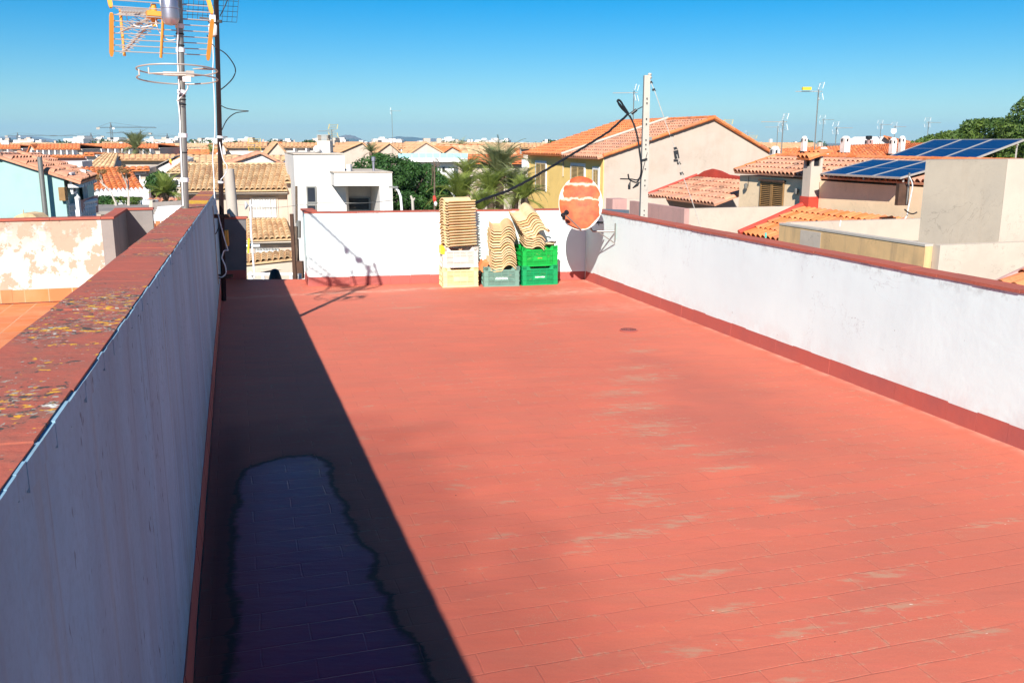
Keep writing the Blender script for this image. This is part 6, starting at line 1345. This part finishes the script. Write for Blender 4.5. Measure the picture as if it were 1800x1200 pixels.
# big peach gable behind
def px_gable(label, pts, D_, wall, roofm, depth, rl, rr_, group='gabled town houses in the middle distance'):
    """pts: left eave, apex, right eave pixels of the gable wall"""
    L_, A_, R_ = [W(x, y, D_) for x, y in pts]; root = thing('town_house', label, 'house', Vector((A_.x, D_, -6)), group)
    m = M(); m.prism([Vector((L_.x, D_, -6)), Vector((R_.x, D_, -6)), R_, A_, L_], AV * depth); m.build('wall', MT[wall], root); m = M()
    for S_, on in ((L_, rl), (R_, rr_)):
        if on: d_ = (S_ - A_).normalized() * .25; roof_sheet(m, S_ + d_ - AV * .2 + ZV * .06, S_ + d_ + AV * depth + ZV * .06, A_ - AV * .2 + ZV * .08, A_ + AV * depth + ZV * .08, .35, .45, .05, 4)
    m.build('roof', MT[roofm], root); return root
px_gable('large peach gable rising right above the glass balustrade', [(720, 270), (748, 251.5), (775, 267)], 74, 'peach', 'roof_tan', 9, 1, 1)
px_gable('small white gable above the glass balustrade, right of the peach one', [(783, 266), (794, 259), (806, 265)], 80, 'cream', 'roof_orange', 8, 1, 1)
px_gable('cream gable left of the small palm in the big tree', [(598, 268), (636, 252), (655, 268)], 66, 'peach', 'roof_tan', 9, 1, 1)
px_gable('pinkish gable with tan slopes behind the top of the big dark tree', [(655, 274), (684, 253), (700, 266)], 70, 'peach', 'roof_tan', 9, 1, 1)
px_gable('white triangular gable with a pinkish roof edge just above the straw roof', [(405, 288), (458, 271), (492, 288)], 46, 'whitehouse', 'roof_mix', 6, 1, 1)
px_gable('cream gable with a blocky side left of the white modern house', [(470, 270), (487, 251), (500, 266)], 72, 'cream', 'roof_tan', 9, 1, 1)
px_gable('long tan roofed white house beyond the dark mast', [(376, 275), (392, 256), (396, 262)], 78, 'whitehouse', 'roof_tan', 10, 0, 1)
px_gable('peach gable end of the long red-roofed row at the left', [(49, 266), (54, 255), (60, 262)], 90, 'peach', 'roof_orange', 8, 1, 1)
def px_long(label, x0, x1, ye, yr, D_, dep, wall, roofm, wins=0, base=None):
    a_, b_ = W(x0, ye, D_), W(x1, ye, D_); c_, d_ = W(x0, yr, D_ + dep), W(x1, yr, D_ + dep); root = thing('row_house', label, 'house', Vector(((a_.x + b_.x) / 2, D_, -6)), 'long row houses of the town')
    m = M(); m.prism([Vector((a_.x, D_ + .4, -6)), Vector((b_.x, D_ + .4, -6)), b_ + Vector((0, .4, 0)), a_ + Vector((0, .4, 0))], (0, dep * 2, 0)); m.build('wall', MT[wall], root)
    m = M(); roof_sheet(m, a_, b_, c_, d_, .35, .45, .05, 4); roof_sheet(m, a_ + Vector((0, dep * 2 + .8, 0)), b_ + Vector((0, dep * 2 + .8, 0)), c_, d_, .5, .6, .05, 4); m.build('roof', MT[roofm], root)
    for i in range(wins):
        p_ = a_.lerp(b_, (i + .5) / wins) + Vector((-.4, .4, -1.35)); window(root, p_, Vector((1, 0, 0)), .8, .75, Vector((0, -1, 0)), mull=0, curtain=(i % 3 == 1))
        m = M(); m.box(a_.lerp(b_, (i + .0) / wins) + Vector((.1, -.1, -.9)), (.12, 1.0, 1.6)); m.box(a_.lerp(b_, (i + .5) / wins) + Vector((0, -.5, -1.75)), ((b_ - a_).length / wins * .9, .08, .5)); m.build('balcony', MT['white_tr'], root)
    return root
px_long('long row house with a vivid red-orange roof and balconies at the left skyline', 58, 141, 262, 253.5, 90, 4, 'cream', 'roof_orange', 8)
px_long('second red-orange roofed row house in front of the skyline palm', 180, 278, 260, 253, 95, 4, 'peach', 'roof_orange', 8)
px_long('low orange-roofed row below the balconies at the left', 40, 148, 276, 273.2, 78, 2, 'mauve', 'roof_orange', 0)
px_long('red-roofed row house cut by the left edge on the skyline', -60, 36, 261, 255, 92, 4, 'whitehouse', 'roof_orange', 5)
px_long('tan-roofed white row house between the two masts on the skyline', 392, 470, 259, 251, 82, 4, 'whitehouse', 'roof_tan', 0)
px_long('tan-roofed white row house left of the louvred chimney', 496, 560, 258.5, 251.3, 78, 4, 'whitehouse', 'roof_tan', 3)
px_long('tan-roofed white row house right of the louvred chimney', 589, 625, 260, 251, 80, 4, 'whitehouse', 'roof_tan', 0)
px_long('tan-roofed row house between the two peach gables', 688, 722, 261, 251.5, 78, 4, 'whitehouse', 'roof_tan', 2)
px_long('tan-roofed row left of the yellow house roof', 915, 985, 260.5, 253.5, 84, 5, 'cream', 'roof_tan', 0)
px_long('vivid orange roof row on the skyline right of the peach gable', 766, 850, 261, 254, 105, 5, 'cream', 'roof_orange', 3)
px_long('orange roof slope between the palms and the glass balustrade', 822, 920, 287, 272, 55, 5, 'cream', 'roof_orange', 0)
px_long('broad tan roof with a plain cream wall left of the grey mast', 208, 330, 281, 272, 58, 4, 'cream', 'roof_tan', 0)
px_long('tan tiled roof right behind the straw roofs', 470, 518, 283, 274, 50, 3, 'peach', 'roof_beige', 0)
px_long('wide straw roof behind the dark mast', 318, 420, 287, 273, 52, 4, 'peach', 'roof_beige', 0)
px_long('small red porch roof on a white wall left of centre', 147, 166, 273, 269, 60, 2, 'whitehouse', 'roof_orange', 0)
m = M(); a_, b_ = W(148, 292, 52), W(186, 274, 56); roof_sheet(m, W(146, 296, 50), W(200, 296, 50), W(182, 270, 60), W(208, 270, 60), .3, .45, .05, 4)
m.build('roof', MT['roof_beige'], label='pale tan diagonal roof slope above the orange corrugated roof', category='roof')
m = M(); m.prism([W(104, 285, 40), W(144, 284, 40), Vector((W(144, 285, 40).x, 40, -6)), Vector((W(104, 285, 40).x, 40, -6))], AV * 3); m.build('wall', MT['whitehouse'], label='low pale wall behind the slope of the mint house roof', category='wall')
m = M(); r_ = Matrix.Rotation(.5, 3, 'X'); m.prism([W(494, 287, 45), W(518, 287, 45), W(518, 279, 46.4), W(508, 279, 46.4)], (0, 0, -.05)); m.build('solar_array', MT['solar'], label='small dark blue solar panel beside the left wall of the white modern house', category='solar panel')
# ------------------------------------------------------------------ the town behind: prototypes and copies
def proto(label, w_, d_, he, hr, wall, roofm, ridge_x, seed, group, win=4, chim=True, flat=False):
    root = thing('far_house', label, 'house', (0, 0, 0), group); m = M()
    if flat:
        m.box((0, 0, hr / 2), (w_, d_, hr)); m.build('wall', MT[wall], root); m = M(); m.box((w_ * .2, 0, hr + .6), (w_ * .35, d_ * .5, 1.2)); m.build('roof_room', MT[wall], root)
    else:
        if ridge_x: m.add([(-w_ / 2, -d_ / 2, 0), (w_ / 2, -d_ / 2, 0), (w_ / 2, d_ / 2, 0), (-w_ / 2, d_ / 2, 0), (-w_ / 2, -d_ / 2, he), (w_ / 2, -d_ / 2, he), (w_ / 2, d_ / 2, he), (-w_ / 2, d_ / 2, he), (-w_ / 2, 0, hr), (w_ / 2, 0, hr)],
                              [(0, 1, 5, 4), (2, 3, 7, 6), (1, 2, 6, 9, 5), (3, 0, 4, 8, 7), (4, 5, 9, 8), (6, 7, 8, 9)])
        m.build('wall', MT[wall], root); m = M(); o_ = .35
        roof_sheet(m, (-w_ / 2 - o_, -d_ / 2 - o_, he + .02 - .12), (w_ / 2 + o_, -d_ / 2 - o_, he + .02 - .12), (-w_ / 2 - o_, 0, hr + .08), (w_ / 2 + o_, 0, hr + .08), .5, .6, .06, 4, under=.1)
        roof_sheet(m, (-w_ / 2 - o_, d_ / 2 + o_, he - .1), (w_ / 2 + o_, d_ / 2 + o_, he - .1), (-w_ / 2 - o_, 0, hr + .08), (w_ / 2 + o_, 0, hr + .08), .8, .9, .06, 4, under=.1); m.build('roof', MT[roofm], root)
    rg = random.Random(seed)
    for i in range(win):
        m = M(); x_ = -w_ / 2 + w_ * (i + .5) / win; m.box((x_, -d_ / 2 - .01, he - 1.3), (1.1, .08, 1.1)); m.build('window', MT['glass'] if i % 2 else MT['wood'], root)
    if chim:
        m = M(); m.box((w_ * rg.uniform(-.3, .3), d_ * .15, hr + .25), (.5, .5, 1.1)); m.build('chimney', MT[wall], root)
    return root
kinds = [
    ('whitewashed row house with a tan roof in the far town', 12, 8, 6.3, 7.6, 'whitehouse', 'roof_tan', 1), ('whitewashed row house with an orange roof in the far town', 10, 8, 6.2, 7.7, 'whitehouse', 'roof_orange', 2),
    ('cream row house with a tan roof in the far town', 14, 8, 6.2, 7.5, 'cream', 'roof_tan', 3), ('peach house with a straw coloured roof in the far town', 9, 7, 6.3, 7.6, 'peach', 'roof_beige', 4),
    ('peach house with an orange roof in the far town', 11, 8, 6.1, 7.6, 'peach', 'roof_orange', 5), ('long white house with a straw coloured roof in the far town', 18, 8, 6.2, 7.6, 'whitehouse', 'roof_beige', 6)]
protos = [proto(l, w_, d_, he, hr, wl, rf, 1, s_, 'far houses: ' + l) for l, w_, d_, he, hr, wl, rf, s_ in kinds]
fl1 = proto('far white flat-roofed apartment block on the skyline', 16, 12, 8, 9, 'whitehouse', None, 1, 9, 'white apartment blocks on the skyline', flat=True)
fl2 = proto('far pinkish flat-roofed apartment block on the skyline', 14, 12, 8, 9, 'peach', None, 1, 9, 'pinkish apartment blocks on the skyline', flat=True)
used = set(); rg = random.Random(21)
def put(pr, loc, yaw, sx, sz):
    if id(pr) not in used: used.add(id(pr)); pr.location = loc; pr.rotation_euler = (0, 0, yaw); pr.scale = (sx, 1, sz)
    else: dup(pr, loc, (0, 0, yaw), (sx, 1, sz))
cnt = 0
for D_ in (104, 122, 142, 166, 195, 230, 275, 330, 400):
    half = D_ * .60; x = -half + rg.uniform(0, 8)
    while x < half:
        w_ = rg.uniform(15, 24) * (1 + D_ / 500)
        u_ = x / D_
        if not (u_ > .30 and D_ > 150):
            pr = rg.choice(protos); put(pr, (x, D_ + rg.uniform(-6, 6), -6), R(rg.choice((0, TH, TH, TH + 90, TH - 8))), rg.uniform(.9, 1.5), rg.uniform(.93, 1.04) + max(0, (D_ - 150)) / 4000); cnt += 1
        x += w_
for D_ in (520, 640, 800):
    x = -D_ * .6
    while x < D_ * .25:
        hgt = rg.uniform(.72, 1.12) + (D_ - 520) / 1500
        if rg.random() < (.9 if x < -.1 * D_ else .45): put(rg.choice((fl1, fl1, fl2)), (x, D_ + rg.uniform(-30, 30), -6), R(rg.choice((0, TH, -12))), rg.uniform(.3, .8), hgt); cnt += 1
        x += rg.uniform(10, 24)
print('far houses', cnt)
# far tree belts
for i, (x0_, x1_, D_) in enumerate(((-240, -120, 480), (-100, 60, 560), (60, 200, 600))):
    m = M(); rng = random.Random(50 + i); foliage(m, [(Vector((rng.uniform(x0_, x1_), D_ + rng.uniform(-10, 10), -3 + rng.uniform(0, 4))), (5, 4, 3.2)) for _ in range(26)], 3500, .9, rng); o = m.build('far_wood', MT['leaf_far']); o['kind'] = 'stuff'
# tower cranes
root = thing('tower_crane', 'tower crane on the skyline, leftmost, above the hazy hill', 'crane', (0, 0, 0), 'tower cranes on the skyline')
m = M()
for sx_ in (-.8, .8):
    for sy_ in (-.8, .8): m.tube([(sx_, sy_, 0), (sx_, sy_, 30)], .16, 4)
for i in range(15): m.tube([(-.8, -.8, i * 2), (.8, -.8, i * 2 + 2)], .12, 4); m.tube([(.8, .8, i * 2), (-.8, .8, i * 2 + 2)], .12, 4)
m.tube([(0, 0, 30), (0, 0, 36)], [.9, .2], 4); m.build('tower', MT['metal'], root)
m = M(); m.tube([(0, 0, 30.2), (32, 0, 30.2)], .3, 4); m.tube([(0, 0, 31.6), (31, 0, 31)], .15, 4); m.tube([(0, 0, 36), (22, 0, 31.2)], .12, 4); m.build('jib', MT['metal'], root)
m = M(); m.tube([(0, 0, 30.2), (-10, 0, 30.2)], .35, 4); m.tube([(0, 0, 36), (-9, 0, 30.6)], .12, 4); m.build('counter_jib', MT['metal'], root)
m = M(); m.box((-9, 0, 29), (2.4, 1.6, 2.6)); m.build('counterweight', MT['concrete'], root); m = M(); m.box((1.6, -1.2, 29), (1.6, 1.4, 2)); m.build('cab', MT['white_tr'], root)
cr = [(31, 238, 820, 0.3, 0), (160, 238.5, 760, 3.3, 'tower crane second from the left, with its jib to the left'), (195, 223, 700, .4, 'tallest tower crane on the left skyline'),
      (247, 233, 800, 3.0, 'tower crane right of the skyline palm'), (294, 239, 900, 3.2, 'tower crane just left of the grey mast')]
for px_, py_, D_, yaw, lb in cr:
    p_ = W(px_, py_, D_); s_ = (p_.z + 6) / 31
    if lb == 0: root.location = (p_.x, D_, -6); root.rotation_euler = (0, 0, yaw); root.scale = (1, 1, s_)
    else: dup(root, (p_.x, D_, -6), (0, 0, yaw), (1, 1, s_), lb)
# hills
def hills(name, pts, D_, dep, seed):
    m = M(); n_ = 90; rngs = [p[0] for p in pts]; hs = [p[1] for p in pts]; rows = []
    for j in range(9):
        t = j / 8; row = []
        for i in range(n_ + 1):
            px_ = pts[0][0] + (pts[-1][0] - pts[0][0]) * i / n_; y_ = float(np.interp(px_, rngs, hs)); P = W(px_, y_, D_); h_ = P.z + 6
            prof_ = math.sin(t * math.pi) ** .8; nz_ = noise.noise(Vector((i * .22, j * .5, seed))) * .18 + noise.noise(Vector((i * .7, j * 1.3, seed))) * .07
            s_ = (D_ + dep * (t - .5)) / D_; row.append((P.x * s_, D_ + dep * (t - .5), -6 + h_ * prof_ * (1 + nz_ * (1 if 0 < t < 1 else 0) * (1 - .6 * prof_))))
        rows.append(row)
    vs = [p for r_ in rows for p in r_]; fs = [(j * (n_ + 1) + i, j * (n_ + 1) + i + 1, (j + 1) * (n_ + 1) + i + 1, (j + 1) * (n_ + 1) + i) for j in range(8) for i in range(n_)]
    m.add(vs, fs); o = m.build(name, MT['hill'], smooth=True); o['kind'] = 'structure'
k = N('dry hill'); MT['hill'] = k.out(k.mix(k.ramp(k.noise(.004, 5), .42, .6), (.05, .07, .05), (.20, .16, .13)), 1, spec=0)
hills('hills', [(560, 252), (585, 245), (597, 240), (608, 237), (620, 238), (632, 243), (645, 250), (655, 253)], 6500, 1200, 1)
hills('hills', [(640, 254), (655, 246), (668, 242), (682, 243), (700, 240), (722, 241), (745, 243), (775, 244), (800, 246), (835, 248), (870, 250), (900, 253)], 7500, 1500, 2)
hills('hills', [(-120, 250), (-40, 243), (10, 240), (40, 239), (65, 240), (85, 244), (110, 248), (130, 252)], 8500, 1500, 3)
# ------------------------------------------------------------------ air
hb = M(); hb.box((0, 5000, 95), (19000, 12000, 204)); k = N('air'); k.t.nodes.remove(k.b); pv = k.n('VolumePrincipled'); pv.inputs['Color'].default_value = (.42, .74, 1, 1); pv.inputs['Density'].default_value = 1.0e-4; pv.inputs['Anisotropy'].default_value = 0
k.l(pv.outputs[0], k.t.nodes['Material Output'].inputs['Volume']); ho = hb.build('haze', k.m); ho['kind'] = 'stuff'
